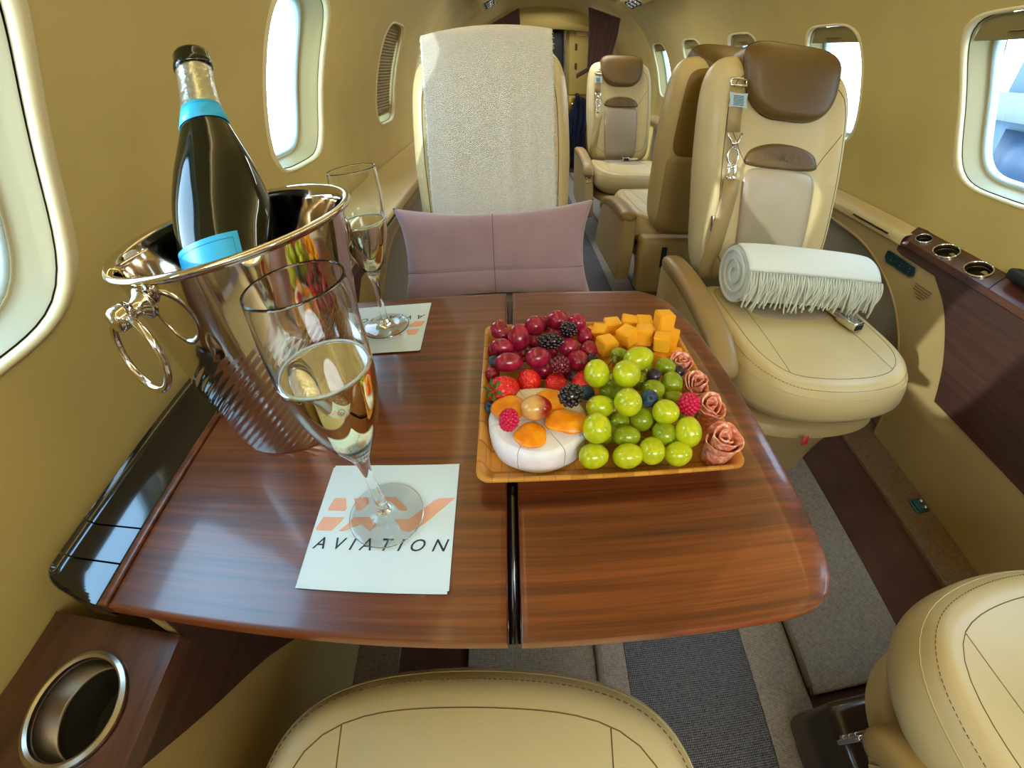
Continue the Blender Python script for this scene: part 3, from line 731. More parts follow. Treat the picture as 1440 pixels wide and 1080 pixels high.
# ------------------------------------------------------------ bottle leaning in the bucket
top = Vector((-.313, .454, .924)); base = Vector((-.254, .316, .660)); ax = (top-base).normalized()
Lb = (top-base).length; S_ = Lb/.300
Rb = Matrix.Translation(base) @ Vector((0, 0, 1)).rotation_difference(ax).to_matrix().to_4x4() @ Matrix.Scale(1, 4)
e = tag(empty('wine_bottle', base), 'dark sparkling wine bottle with blue labels and silver foil, leaning in the bucket', 'bottle')
e.rotation_mode = 'QUATERNION'; e.rotation_quaternion = Vector((0, 0, 1)).rotation_difference(ax); e.scale = (1.08, 1.08, 1)
body = arc_pts([(.0445, .004), (.0462, .012), (.0465, .06), (.0465, .100), (.0455, .125), (.0425, .150), (.0362, .178), (.0285, .203), (.0215, .226), (.0172, .245), (.0153, .262), (.0148, .280)], 6)
g = G(); g.lathe([(0, .012), (.03, .004), (.040, 0)]+body+[(.0148, .288)], 72); g.done('bottle_body', ['bottle'], e)
g = G(); g.lathe([(.0149, .2985-.012), (.0172, .2885), (.0178, .291), (.0172, .2955), (.0165, .298), (.0165, .3035), (.0155, .306), (.0135, .3065), (.0108, .305), (.0105, .290), (0, .288)], 48); g.done('lip', ['bottle'], e)
g = G(); g.lathe([(.0200, .2355), (.0178, .2455), (.0165, .258), (.0160, .27), (.0160, .286), (.0163, .2875), (.0150, .288)], 64); g.done('foil', ['foil'], e)
g = G(); g.lathe([(.0222, .2255), (.0228, .226), (.0192, .2415), (.0184, .2455), (.018, .2455)], 64); g.done('neck_label', ['label'], e)
g = G()
for z_, r_ in ((.2295, .0218), (.2425, .0190)): g.tube([(r_*math.cos(a), r_*math.sin(a), z_) for a in np.linspace(0, 2*PI, 48, endpoint=False)], .0002, 5, closed=True)
g.done('neck_label_line', ['label_line'], e)
av = math.atan2(-1, -.05)   # label faces the camera side
def lab_patch(a0, a1, z0, z1, dr): return [(.0465+dr, z0), (.0465+dr, z1)]
g = G(); P = [[((.04655+.0004)*math.cos(a), (.04655+.0004)*math.sin(a), z) for z in np.linspace(.020, .1015, 8)] for a in np.linspace(av-1.15, av+.85, 40)]; g.grid(P)
o = g.done('body_label', ['label'], e)
g = G(); rl = .04665+.0004
g.tube([(rl*math.cos(a), rl*math.sin(a), .0965) for a in np.linspace(av-1.1, av+.75, 40)], .0002, 5)
g.tube([(rl*math.cos(av+.75), rl*math.sin(av+.75), z) for z in np.linspace(.0965, .03, 10)], .0002, 5); g.done('label_border', ['label_line'], e)

# wire from the cork cage lying on the rim of the bottle label
g = G(); g.tube([(.0085*math.cos(a)*(.6 if a > PI else .7), 0, .0085*math.sin(a)) for a in np.linspace(-PI/2, 1.4*PI, 30)], .0009, 8)
o = g.done('cage_wire', ['gold'], None, loc=(-.318, .262, .7705)); o.rotation_euler = (.2, .1, .5); tag(o, 'twisted gold wire loop hooked inside the near rim of the bucket', 'wire')

# ------------------------------------------------------------ tray and food
e = tag(empty('serving_tray', (.085, .341, TT)), 'square light bamboo tray holding fruit and cheese', 'tray')
def sqring(h, z, rc=.012):
    rc = min(rc, h*.9+1e-5); out = []
    for q, (cx_, cy_) in enumerate(((1, 1), (-1, 1), (-1, -1), (1, -1))):
        for k in range(9):
            a = PI/2*q+PI/2*k/8; out.append((cx_*(h-rc)+rc*math.cos(a), cy_*(h-rc)+rc*math.sin(a), z))
    return out
g = G(); rg = [sqring(.001, .0005), sqring(.10, .0005), sqring(.1085, .001), sqring(.1225, .0205), sqring(.1245, .0212), sqring(.1245, .0232), sqring(.1235, .0238), sqring(.1212, .0234), sqring(.1196, .0222), sqring(.1125, .0072), sqring(.110, .0062), sqring(.001, .0062)]
g.grid(rg, wv=True); shade_auto(g.done('tray_body', ['bamboo'], e), 40)

def uvs(nu=24, nv=14, f=None):
    g = G(); P = []
    for i in range(nu):
        row = []
        for j in range(nv+1):
            a = 2*PI*i/nu; b = PI*j/nv; p = Vector((math.sin(b)*math.cos(a), math.sin(b)*math.sin(a), math.cos(b)))
            row.append(f(p) if f else p)
        P.append(row)
    g.grid(P, wu=True); return g
def grape_f(p):
    # blossom scar at one end, slight dimple at the stem end; long axis x
    x, y, z = p.x, p.y, p.z; d = math.hypot(y, z)
    k = 1.0
    if x > .8 and d < .35: x -= .05*(1-d/.35)
    if x < -.85 and d < .2: x += .06*(1-d/.2)
    q = 1-.06*x
    return (x, y*q, z*q)
def mk_grape(name, matn):
    g = uvs(28, 18, grape_f); me = mesh(name, g.v, g.f, [matn]); return me
def place(meshd, name, lab, cat, grp, loc, sc, rot):
    o = ob(name, meshd, None, loc, rot, sc); tag(o, lab, cat, grp); return o
SURF = TT+.0068
def rnd(a=1): return random.uniform(-a, a)
def clampz(z, h): return max(z, SURF+h)
red = [(-0.021,0.437,0.585,0.0097,0.0097),(-0.016,0.431,0.580,0.0088,0.0088),(-0.017,0.391,0.590,0.0122,0.0089),(0.003,0.403,0.595,0.0107,0.0140),(0.023,0.427,0.595,0.0111,0.0103),(0.050,0.429,0.600,0.0111,0.0111),(0.074,0.431,0.595,0.0095,0.0095),(0.022,0.419,0.580,0.0086,0.0086),(0.045,0.423,0.585,0.0086,0.0078),(0.083,0.416,0.585,0.0094,0.0094),(0.023,0.362,0.595,0.0123,0.0100),(0.059,0.383,0.592,0.0104,0.0104),(0.084,0.390,0.582,0.0099,0.0099),(0.066,0.358,0.592,0.0100,0.0100),(-0.009,0.362,0.590,0.0139,0.0093),(0.029,0.364,0.578,0.0095,0.0087),(-0.028,0.361,0.576,0.0071,0.0071),(0.049,0.397,0.576,0.0100,0.0100),(0.007,0.401,0.574,0.0101,0.0101),(0.060,0.364,0.572,0.0088,0.0088),(-0.025,0.411,0.574,0.0086,0.0086),(0.036,0.454,0.580,0.0091,0.0091),(0.063,0.444,0.578,0.0108,0.0108),(-0.002,0.398,0.572,0.0101,0.0101)]
green = [(0.125,0.335,0.610,0.0153,0.0117),(0.078,0.316,0.608,0.0119,0.0133),(0.106,0.309,0.612,0.0131,0.0131),(0.161,0.345,0.590,0.0108,0.0093),(0.159,0.316,0.592,0.0110,0.0103),(0.136,0.306,0.592,0.0114,0.0100),(0.129,0.327,0.586,0.0097,0.0097),(0.093,0.311,0.588,0.0107,0.0093),(0.099,0.271,0.610,0.0122,0.0122),(0.158,0.302,0.584,0.0101,0.0080),(0.136,0.266,0.600,0.0121,0.0108),(0.077,0.282,0.595,0.0127,0.0101),(0.068,0.250,0.600,0.0118,0.0131),(0.097,0.276,0.580,0.0096,0.0082),(0.117,0.272,0.586,0.0108,0.0101),(0.098,0.253,0.584,0.0123,0.0091),(0.134,0.254,0.584,0.0112,0.0106),(0.154,0.247,0.592,0.0116,0.0136),(0.065,0.235,0.580,0.0126,0.0107),(0.096,0.233,0.580,0.0132,0.0107),(0.118,0.236,0.582,0.0114,0.0121),(0.143,0.232,0.580,0.0124,0.0106),(0.112,0.362,0.595,0.0093,0.0078),(0.101,0.334,0.580,0.0098,0.0098),(0.093,0.296,0.578,0.0099,0.0099),(0.120,0.301,0.576,0.0094,0.0094),(0.134,0.280,0.574,0.0091,0.0091),(0.145,0.309,0.576,0.0096,0.0096),(0.085,0.266,0.574,0.0095,0.0095),(0.169,0.288,0.576,0.0093,0.0094),(0.141,0.356,0.580,0.0103,0.0103)]
gr = mk_grape('red_grape', 'grape_r'); gg = mk_grape('green_grape', 'grape_g'); ggd = mk_grape('green_grape', 'grape_gd')
redlab = ['dark red grape at the far left corner of the tray', 'small red grape just in front of the far left corner grape', 'long red grape lying at the left rim above the blueberry', 'large upright red grape in the middle of the left cluster', 'red grape high on the back row left of the tallest one', 'topmost red grape at the back of the cluster', 'red grape at the back beside the upper blackberry', 'dim red grape left of the long blackberry', 'red grape peeking out behind the long blackberry', 'red grape next to the cheese at the back right', 'oval red grape in the centre below the long blackberry', 'round red grape right of the long blackberry', 'purple red grape against the orange cheese', 'bright red grape right of the reddish blackberry', 'elongated purple grape just above the front left strawberry', 'dark grape between the oval grape and the strawberries', 'tiny purple grape at the left rim beside the big strawberry', None, None, None, 'half hidden red grape at the left rim of the tray', 'shaded red grape at the back rim', None, None]
GREENL = ['yellow green grape lying on top in front of the cheese cubes', 'tall green grape at the left edge of the pile, upper one', 'large pale green grape on top at the upper middle', 'green grape right below the cheese, near the salami', 'green grape below the dark blueberry, on the right', 'tilted green grape between the two middle blueberries', None, 'green grape left of the centre, under the top ones', 'large round green grape left of the blue blueberry', 'green grape half hidden above the raspberry', 'glossy round green grape left of the raspberry', 'green grape against the upper right side of the brie', 'green grape resting on the right side of the brie', 'dark green grape in a gap left of the centre', 'green grape in the middle below the blueberry', 'green grape behind the front row, second from the brie', 'green grape behind the front row, near the right', 'egg shaped green grape beside the front salami rose', 'green grape of the front row touching the brie', 'wide green grape, second of the front row from the brie', 'upright green grape, third of the front row', 'green grape at the right end of the front row', 'small grape with stalk between cheese and blackberry']
def stem(o):
    pass
_used = {}
for i, (x, y, z, w, h) in enumerate(red):
    w *= 1.17; h *= 1.17; h = min(h, w*1.35); r3 = (w+h)/2*.95; el = w/h
    lab = redlab[i] or 'dark red grape buried low in the cluster'
    if el >= 1.15: sc = (w, h, h); rot = (rnd(.4), rnd(.15), rnd(.25))
    elif el < .87: sc = (h, w, w); rot = (0, -1.0, PI/2+rnd(.3))
    else: sc = (w*1.12, w*.97, w*.97); rot = (rnd(3), rnd(.5), PI/2+rnd(.7))
    place(gr, 'red_grape', lab, 'grape', 'red grapes on the tray', (x, y, clampz(z, h*.95)), sc, rot)
for i, (x, y, z, w, h) in enumerate(green):
    w *= 1.08; h *= 1.08; el = w/h
    lab = GREENL[i] if i < len(GREENL) and GREENL[i] else 'green grape buried low in the pile'
    if el >= 1.12: sc = (w, h, h); rot = (rnd(.4), rnd(.12), rnd(.3))
    elif el < .92: sc = (h, w, w); rot = (0, -1.0, PI/2+rnd(.3))
    else: sc = (w*1.08, w*.97, w*.97); rot = (rnd(3), rnd(.5), PI/2+rnd(.6))
    place(ggd if i in (3, 4, 5, 6, 7, 9, 13, 14, 15, 16) or i >= 22 else gg, 'green_grape', lab, 'grape', 'green grapes on the tray', (x, y, clampz(z, h*.95)), sc, rot)
# stalks of the bunches
for nm, lab, pts in (('grape_stalk', 'thin brown grape stalk showing between the front green grapes', [(.112, .262, .575), (.120, .252, .578), (.126, .245, .582), (.131, .246, .588)]), ('grape_stalk', 'pale stalk of the green bunch beside the cheese cubes', [(.090, .352, .582), (.094, .346, .590), (.097, .342, .600), (.103, .345, .606), (.101, .338, .603)]), ('grape_stalk', 'stalk of the red bunch in the middle of the red grapes', [(.004, .382, .575), (.008, .378, .583), (.014, .371, .586), (.016, .376, .592)])):
    g = G(); g.tube(pts, [.0014, .0011, .0012, .0018, .0022][:len(pts)], 7); tag(g.done(nm, ['stalk']), lab, 'stalk', 'grape stalks')
# berries
def drupe(name, matn, rows, rr0, shape):
    g = G()
    for (px, py, pz) in rows:
        b = uvs(8, 6); rs = rr0*random.uniform(.88, 1.1); g.add([(px+v[0]*rs, py+v[1]*rs, pz+v[2]*rs) for v in b.v], b.f)
    b = uvs(12, 8); g.add([(v[0]*.82*shape, v[1]*.82, v[2]*.82) for v in b.v], b.f); return mesh(name, g.v, g.f, [matn])
def shell_pts(n, L=1.15):
    out = []
    for k in range(n):
        z = 1-2*(k+.5)/n; a = k*2.39996; r = math.sqrt(1-z*z); out.append((z*L*.86, r*math.cos(a)*.84, r*math.sin(a)*.84))
    return out
bb = drupe('blackberry', 'blackberry', shell_pts(46), .24, 1.15); bb2 = drupe('blackberry', 'blackberry_red', shell_pts(46), .24, 1.1)
for (x, y, z, w, h), lab, me_ in zip([(0.059,0.393,0.610,0.0096,0.0096),(0.037,0.378,0.605,0.0133,0.0094),(0.045,0.342,0.600,0.0089,0.0096),(0.081,0.355,0.595,0.0076,0.0069),(0.049,0.285,0.608,0.0112,0.0112)], ['blackberry at the top of the red grapes', 'long blackberry in the middle of the red grapes', 'reddish blackberry just above the strawberries', 'blackberry half hidden behind the tall green grape', 'large blackberry on the edge of the brie'], [bb, bb, bb2, bb, bb]):
    place(me_, 'blackberry', lab, 'blackberry', 'blackberries on the tray', (x, y, z), (w*.95, h*.95, h*.95), (rnd(1), rnd(.4), rnd(.5)))
rb = drupe('raspberry', 'raspberry', shell_pts(90, 1.1), .19, 1.15)
for (x, y, z, w, h), lab in zip([(0.162,0.275,0.600,0.0107,0.0108),(-0.009,0.262,0.602,0.0089,0.0108)], ['pink raspberry between green grapes and salami', 'pink raspberry standing on the brie']):
    place(rb, 'raspberry', lab, 'raspberry', 'raspberries', (x, y, z), (h*1.0, w*1.02, w*1.02), (0, -1.35, .4))
def bf(p):
    d = math.hypot(p.x, p.y); z = p.z*.82
    if p.z > 0: z -= .22*math.exp(-(d/.22)**2); z += .10*math.exp(-((d-.32)/.09)**2)
    return (p.x, p.y, z)
g = uvs(28, 24, bf); bl = mesh('blueberry', g.v, g.f, ['blueberry']); bl2 = mesh('blueberry', g.v, g.f, ['blueberry_dark'])
for (x, y, z, w, h), lab, me_ in zip([(-0.026,0.372,0.585,0.0064,0.0064),(-0.029,0.311,0.572,0.0064,0.0058),(0.059,0.339,0.585,0.0062,0.0055),(0.069,0.317,0.582,0.0095,0.0066),(0.139,0.320,0.600,0.0079,0.0073),(0.124,0.283,0.602,0.0087,0.0087),(0.177,0.343,0.585,0.0070,0.0055)],
    ['blueberry at the left rim beside the red grapes', 'blueberry at the left rim beside the brie', 'blueberry between the strawberries and the green grapes', 'dark blueberry lying behind the blackberry on the brie', 'dark purple blueberry near the top of the green grapes', 'shiny blueberry in the middle of the green grapes', 'blueberry tucked under the rearmost salami rose'], [bl, bl, bl2, bl, bl2, bl, bl2]):
    place(me_, 'blueberry', lab, 'blueberry', 'blueberries on the tray', (x, y, z), (w, w, w), (.4+rnd(.3), rnd(.6), rnd(2)))
# strawberries
def sf(p):
    t = (p.z+1)/2; r = 1.0*math.sin(PI*min(1, (t*.93+.07))**.62)**.8 if False else (math.sqrt(max(0, 1-p.z*p.z))*(1.05-.32*(-p.z*.5+.5)*1.2))
    a = math.atan2(p.y, p.x); k = r*(1+.03*math.cos(3*a)); return (k*math.cos(a), k*math.sin(a), p.z*1.25)
g = uvs(28, 22, sf); sb = mesh('strawberry', g.v, g.f, ['strawberry'])
def leaf_mesh():
    g = G()
    for k in range(6):
        a = 2*PI*k/6; c, s = math.cos(a), math.sin(a); pts = [(.05, 0, 1.2), (.4, .13, 1.3), (.8, 0, 1.15), (.4, -.13, 1.3)]
        g.add([(x*c-y*s, x*s+y*c, z) for x, y, z in pts]+[(x*c-y*s, x*s+y*c, z+.03) for x, y, z in pts], [(0, 1, 2, 3), (7, 6, 5, 4), (0, 4, 5, 1), (1, 5, 6, 2), (2, 6, 7, 3), (3, 7, 4, 0)])
    g.tube([(0, 0, 1.1), (.05, 0, 1.5), (.12, .03, 1.75)], .06, 6); return mesh('calyx', g.v, g.f, ['leaf'])
calyx = leaf_mesh()
for (x, y, z, w, h), lab, rot, cl in zip([(-0.013,0.324,0.583,0.0145,0.0160),(0.011,0.342,0.581,0.0130,0.0110),(0.040,0.336,0.580,0.0120,0.0105),(0.067,0.334,0.582,0.0111,0.0108)], ['big strawberry at the left rim behind the brie', 'second strawberry from the left behind the brie', 'pinkish strawberry behind the middle of the brie', 'strawberry beside the tall green grape, right of the others'], [(.5, -.9, .2), (1.2, .4, .3), (1.3, -.3, 0), (1.0, .9, -.3)], [1, 0, 0, 0]):
    r_ = (w+h)/2*1.15
    o = place(sb, 'strawberry', lab, 'strawberry', 'strawberries on the tray', (x, y, z), (r_, r_, r_*.95), rot)
    if cl: ob('calyx', calyx, o)
# brie, cut into wedges, and what lies on it
be = tag(empty('brie_wheel', (.018, .281, SURF+.0003)), 'white brie wheel cut into wedges at the front left of the tray', 'cheese')
cuts = [math.radians(a) for a in (-116, -62, -8, 52, 112, 190)]
R0, H0 = .0465, .0275
for k in range(6):
    a0 = cuts[k]; a1 = cuts[(k+1) % 6]+(2*PI if k == 5 else 0)
    am = (a0+a1)/2; off = .0006
    g = G(); n = 16; ps = []
    prof_ = [(R0-.005, 0), (R0-.001, .0015), (R0, .005), (R0+.0006, H0*.5), (R0+.0002, H0-.0045), (R0-.0018, H0-.0012), (R0-.005, H0)]
    P = [[((r+.0004*math.sin(7*a))*math.cos(a)+off*math.cos(am), (r+.0004*math.sin(7*a))*math.sin(a)+off*math.sin(am), z+.0006*math.sin(3*a)) for r, z in prof_] for a in np.linspace(a0, a1, n+1)]
    g.grid(P)
    for lvl, rev in ((6, False), (0, True)):
        c0 = (off*math.cos(am), off*math.sin(am), prof_[lvl][1]); b = len(g.v)
        g.add([c0]+[P[i][lvl] for i in range(n+1)], [((0, i+1, i+2) if not rev else (0, i+2, i+1)) for i in range(n)])
    for row, rev in ((P[0], 0), (P[-1], 1)):
        c = [(off*math.cos(am), off*math.sin(am), 0), (off*math.cos(am), off*math.sin(am), H0)]
        pts = [c[0]]+row+[c[1]]; g.add(pts, [tuple(range(len(pts))) if rev == 0 else tuple(reversed(range(len(pts))))], 1)
    o = g.done('wedge', ['brie', 'brie_in'], be); shade_auto(o, 40)
def af(seed):
    rs = random.Random(seed); ph = [rs.uniform(0, 6) for _ in range(6)]
    def f(p):
        a = math.atan2(p.y, p.x); w = 1+.05*math.sin(2*a+ph[0])+.04*math.sin(3*a+ph[1])+.03*math.sin(5*a+ph[2])
        z = p.z*.26+.06*math.sin(4*p.x+ph[3])*math.cos(3*p.y+ph[4])-.07*math.exp(-(p.x**2+p.y**2)/.15)*(1 if p.z > 0 else 0)
        return (p.x*w, p.y*w, z)
    g = uvs(32, 22, f); return mesh('dried_apricot', g.v, g.f, ['apricot'])
zt = SURF+H0
for k, ((x, y, w, h), lab, rz) in enumerate(zip([(-.009, .291, .0185, .0145), (.030, .297, .0170, .0170), (.010, .255, .0158, .0145), (.045, .269, .0205, .0150)], ['dried apricot at the left on the brie, under the two coloured grape', 'dried apricot at the back of the brie beside the blackberry', 'round dried apricot at the front of the brie', 'wide dried apricot at the right on the brie'], (.1, .9, .4, -.1))):
    o = place(af(k), 'dried_apricot', lab, 'dried apricot', 'dried apricots on the brie', (x, y, zt+w*.26+.0005), (w, h, w), (0.05, 0.05, rz))
gb = mk_grape('two_coloured_grape', 'grape_bi')
place(gb, 'red_grape', 'pale and red grape lying in the middle of the brie', 'grape', None, (.016, .276, zt+.0180), (.0150, .0118, .0118), (0, .1, .1))
# cheese cubes
cubes = [(0.179,0.416,0.604,0.0111),(0.143,0.440,0.585,0.0099),(0.120,0.434,0.585,0.0106),(0.162,0.436,0.585,0.0107),(0.129,0.399,0.595,0.0099),(0.103,0.385,0.592,0.0105),(0.168,0.385,0.595,0.0098),(0.153,0.406,0.592,0.0110),(0.101,0.417,0.588,0.0095),(0.190,0.413,0.581,0.0105),(0.170,0.381,0.573,0.0091),(0.132,0.442,0.570,0.0095),(0.140,0.390,0.572,0.0101),(0.094,0.436,0.572,0.0090),(0.106,0.393,0.568,0.0092),(0.157,0.447,0.568,0.0100),(0.181,0.440,0.568,0.0100),(0.122,0.417,0.569,0.0096),(0.151,0.414,0.568,0.0096),(0.191,0.394,0.568,0.0094)]
clab = ['topmost cheddar cube at the far right corner', 'cheddar cube in the back row, middle', 'cheddar cube in the back row, third from the red grapes', 'cheddar cube in the back row under the topmost one', 'cheddar cube in the second row left of the centre gap', 'cheddar cube nearest the green grapes at the left end', 'cheddar cube in front of the topmost one, near the salami', 'large cheddar cube in the middle of the pile', 'cheddar cube beside the right hand red grape', 'cheddar cube at the right rim behind the salami', 'low cheddar cube beside the rearmost salami rose']
for k, (x, y, z, s_) in enumerate(cubes):
    rs = random.Random(k); g = G(); bm = bmesh.new(); bmesh.ops.create_cube(bm, size=2)
    for v in bm.verts: v.co = v.co*s_*.93; v.co += Vector((rs.uniform(-1, 1), rs.uniform(-1, 1), rs.uniform(-1, 1)))*s_*.10
    bmesh.ops.bevel(bm, geom=bm.edges[:], offset=s_*.12, segments=2, affect='EDGES')
    me = bpy.data.meshes.new('cheese_cube'); bm.to_mesh(me); bm.free(); me.materials.append(M['cheddar']); me.polygons.foreach_set('use_smooth', [True]*len(me.polygons))
    o = ob('cheese_cube', me, None, (x, y, clampz(z, s_*.95)), (rnd(.12), rnd(.12), rs.uniform(-.5, .8)))
    tag(o, clab[k] if k < len(clab) else 'cheddar cube in the bottom layer, mostly hidden', 'cheese', 'orange cheddar cubes'); shade_auto(o, 50)
# salami roses: a coil of thin slices standing on edge
def salami_rose(seed, s=1.0):
    rs = random.Random(seed); g = G()
    ph = [rs.uniform(0, 6) for _ in range(5)]
    for (turns, r0, r1, hh, st) in ((1.35, .0030, .0075, .041, 0), (1.1, .0082, .0122, .042, 1.7), (.98, .0125, .0158, .036, 3.9)):
        n = int(56*turns); rows_o = []; rows_i = []
        for i in range(n+1):
            t = i/n; a = st+t*turns*2*PI; rb_ = r0+(r1-r0)*t
            edge = math.sin(PI*min(1, max(0, t)))**.45
            ht = hh*(.62+.38*edge)+.0025*math.sin(2*a+ph[0])+.0006*math.sin(7*a+ph[1])
            ro = []; ri = []
            for j in range(9):
                v = j/8; fl = 1+.10*v**3+.03*v*math.sin(4*a+ph[2]); rad = rb_*(.86+.22*v-.12*v*v)*fl
                z = ht*v if v < .93 else ht*(.93+.02*(v-.93)/.07)
                if j == 8: rad *= 1.07
                ro.append((rad*math.cos(a), rad*math.sin(a), z)); ri.append(((rad-.0011)*math.cos(a), (rad-.0011)*math.sin(a), z))
            rows_o.append(ro); rows_i.append(list(reversed(ri)))
        g.grid([ro+ri for ro, ri in zip(rows_o, rows_i)], wv=True)
    g.lathe([(0, .004), (.009, .003), (.0105, .0), (0, 0)], 20)
    me = mesh('salami_rose', g.v, g.f, ['salami']); me.transform(Matrix.Scale(s, 4)); return me
for k, (x, y, z, s_, rx, lab) in enumerate([(.188, .366, SURF, .86, .20, 'rearmost salami rose beside the cheddar cubes'), (.193, .329, SURF, .90, .22, 'second salami rose from the back of the tray'), (.193, .290, SURF, .98, .22, 'third salami rose from the back, beside the raspberry'), (.187, .243, SURF, 1.12, .22, 'large salami rose at the front right corner')]):
    o = ob('salami_rose', salami_rose(k, s_), None, (x, y, z+.001), (rx, -.04, k*1.3)); tag(o, lab, 'salami', 'salami roses along the right rim')
    o.rotation_euler = (rx, -.03, 0); o.data.transform(Matrix.Rotation(k*1.4+.4, 4, 'Z'))

# ------------------------------------------------------------ seats
CL, CW, CZ, CT = .485, .46, .318, .124
def cush_xy(px, py, k=1.0):
    w = CW/2*k*(1+.02*py); bow_ = .055*(1-px*px)*max(0, (py+1)/2)**2
    return px*w, CL/2-.0275+py*(CL/2-.0275)*k+bow_*1.0+(.0 if k == 1 else .0)
def cush_top(px, py, r, up=0):
    x, y = cush_xy(px, py); z = CZ+CT/2*erd(r, .84, 2.0)+.006*(1-r*r)+up
    z += .010*sstep(.5, .85, abs(px))*(1-sstep(.86, 1, r)) - .006*sstep(.3, .9, -py)
    return (x, y, z)
def cush_bot(px, py, r):
    e_ = erd(r, .70, 1.7); x, y = cush_xy(px*(1-.07*e_), py*(1-.07*e_) if py > 0 else py); return (x, y, CZ-CT/2*e_)
BH, BT, TILT = .575, .125, math.radians(11.5)
def bk_x(px, py): return px*(.205-.014*max(0, py)**2-.012*max(0, -py))
def bk_front(px, py, r, up=0):
    y = BT/2*erd(r, .80, 2.0)+up+.012*sstep(.55, .8, abs(px))*(1-sstep(.84, 1, r))+.010*math.exp(-((py+.35)/.4)**2)*(1-r)
    return (bk_x(px, py), y, BH/2+py*BH/2)
NB = 7
def bk_back(px, py, r): return (bk_x(px, py), -BT/2*erd(r, .86, 2.0), BH/2+py*BH/2)
BM = Matrix.Translation((0, -.035, .362)) @ Matrix.Rotation(TILT, 4, 'X')
def resq(px, py, n):
    """inverse of the rounded square radius for a point"""
    return (abs(px)**n+abs(py)**n)**(1/n)
def seam_on(fn, path, up, rad=.0010, n_=5, step=.03):
    pts = []
    for (a, b) in zip(path[:-1], path[1:]):
        L_ = math.hypot(a[0]-b[0], a[1]-b[1]); m = max(1, int(L_/step))
        for q in range(m): pts.append((a[0]+(b[0]-a[0])*q/m, a[1]+(b[1]-a[1])*q/m))
    pts.append(path[-1])
    return [fn(x, y, resq(x, y, n_), up) for x, y in pts]
def ringpath(k, n, asp=(1, 1), a0=0, a1=2*PI, m=72): return [tuple(k*q for q in rr(a, *asp, n)) for a in np.linspace(a0, a1, m)]
_c = {}
def seat_meshes():
    if _c: return
    NC = 5
    _c['cushion'] = pad(cush_top, cush_bot, 56, NC)
    g = G()
    g.tube(seam_on(cush_top, ringpath(.80, NC), -.0002, n_=NC), .0008, 6)
    for s in (-1, 1): g.tube(seam_on(cush_top, [(s*.52, -.78), (s*.54, 0), (s*.58, .76)], -.0002, n_=NC), .0008, 6)
    # outer piping on the edge
    _c['seams'] = mesh('seams', g.v, g.f, ['stitch'])
    g = G(); g.tube(seam_on(cush_top, ringpath(.955, NC, m=120), .0002, n_=NC, step=.02), .0008, 8); _c['piping'] = mesh('piping', g.v, g.f, ['leather'])
    g = G()
    rp = [cush_top(*p, resq(*p, NC), .0004) for p in ringpath(.915, NC, m=241)]
    for i in range(0, 240, 1): 
        a, b = Vector(rp[i]), Vector(rp[i+1]); g.tube([a, a.lerp(b, .6)], .0006, 4)
    _c['stitching'] = mesh('stitching', g.v, g.f, ['stitch'])
    def ins_top(px, py, r):
        X = px*.50; Y = -.50+py*.36+.10*(1-px*px)*max(0, py); p = cush_top(X, Y, resq(X, Y, NC)); return (p[0], p[1], p[2]+.0055*erd(r, .7))
    def ins_bot(px, py, r):
        X = px*.50; Y = -.50+py*.36+.10*(1-px*px)*max(0, py); p = cush_top(X, Y, resq(X, Y, NC)); return (p[0], p[1], p[2]-.004)
    _c['insert_c'] = pad(ins_top, ins_bot, 20, 9, ('leather_insert',))
    _c['back'] = pad(bk_front, bk_back, 56, NB)
    g = G()
    g.tube(seam_on(bk_front, ringpath(.82, NB), -.0001, n_=NB), .0011, 6)
    for s in (-1, 1): g.tube(seam_on(bk_front, [(s*.50, .10), (s*.79, .42)], 0, n_=NB), .0010, 6)
    _c['bseams'] = mesh('seams', g.v, g.f, ['stitch'])
    def on_back(x0, x1, y0, y1, th, n, mt, bowt=0, taper=0, N=24):
        cx, cy, hx, hy = (x0+x1)/2, (y0+y1)/2, (x1-x0)/2, (y1-y0)/2
        def P(px, py): 
            return (cx+px*hx*(1+taper*py), cy+py*hy+bowt*(1-px*px)*max(0, py))
        def f(px, py, r):
            X, Y = P(px, py); p = bk_front(X, Y, resq(X, Y, NB)); return (p[0], p[1]+th*erd(r, .75), p[2])
        def b(px, py, r):
            X, Y = P(px, py); p = bk_front(X, Y, resq(X, Y, NB)); return (p[0], p[1]-.006, p[2])
        return pad(f, b, N, n, (mt,))
    _c['panel'] = on_back(-.52, .52, -.94, .055, .010, 9, 'leather_insert', .02)
    _c['band'] = on_back(-.50, .50, .07, .235, .013, 4, 'leather_brown', .05, -.10)
    # rear of the seat
    def on_rear(x0, x1, y0, y1, th, n, mt, N=24):
        cx, cy, hx, hy = (x0+x1)/2, (y0+y1)/2, (x1-x0)/2, (y1-y0)/2
        def f(px, py, r):
            X, Y = cx+px*hx, cy+py*hy; p = bk_back(X, Y, resq(X, Y, NB)); return (p[0], p[1]-th*erd(r, .85), p[2])
        def b(px, py, r):
            X, Y = cx+px*hx, cy+py*hy; p = bk_back(X, Y, resq(X, Y, NB)); return (p[0], p[1]+.01, p[2])
        return pad(f, b, N, n, (mt,))
    _c['rear_panel'] = on_rear(-.86, .86, .0, .93, .004, 7, 'leather_tanb')
    _c['pocket'] = on_rear(-.90, .90, -.96, .03, .013, 14, 'leather_tan')
    def hf(px, py, r):
        w = .126+.010*py-.034*max(0, -py)**2.2; z = BH*.735+(py+1)/2*.178
        return (px*w, .069+.026*erd(r, .72)-.018*max(0, py)**3+.006*(1-px*px), z)
    def hb(px, py, r):
        w = .126+.010*py-.034*max(0, -py)**2.2; z = BH*.735+(py+1)/2*.178
        return (px*w, .069-.145*erd(r, .6)*sstep(-1.0, .3, py)-.004, z)
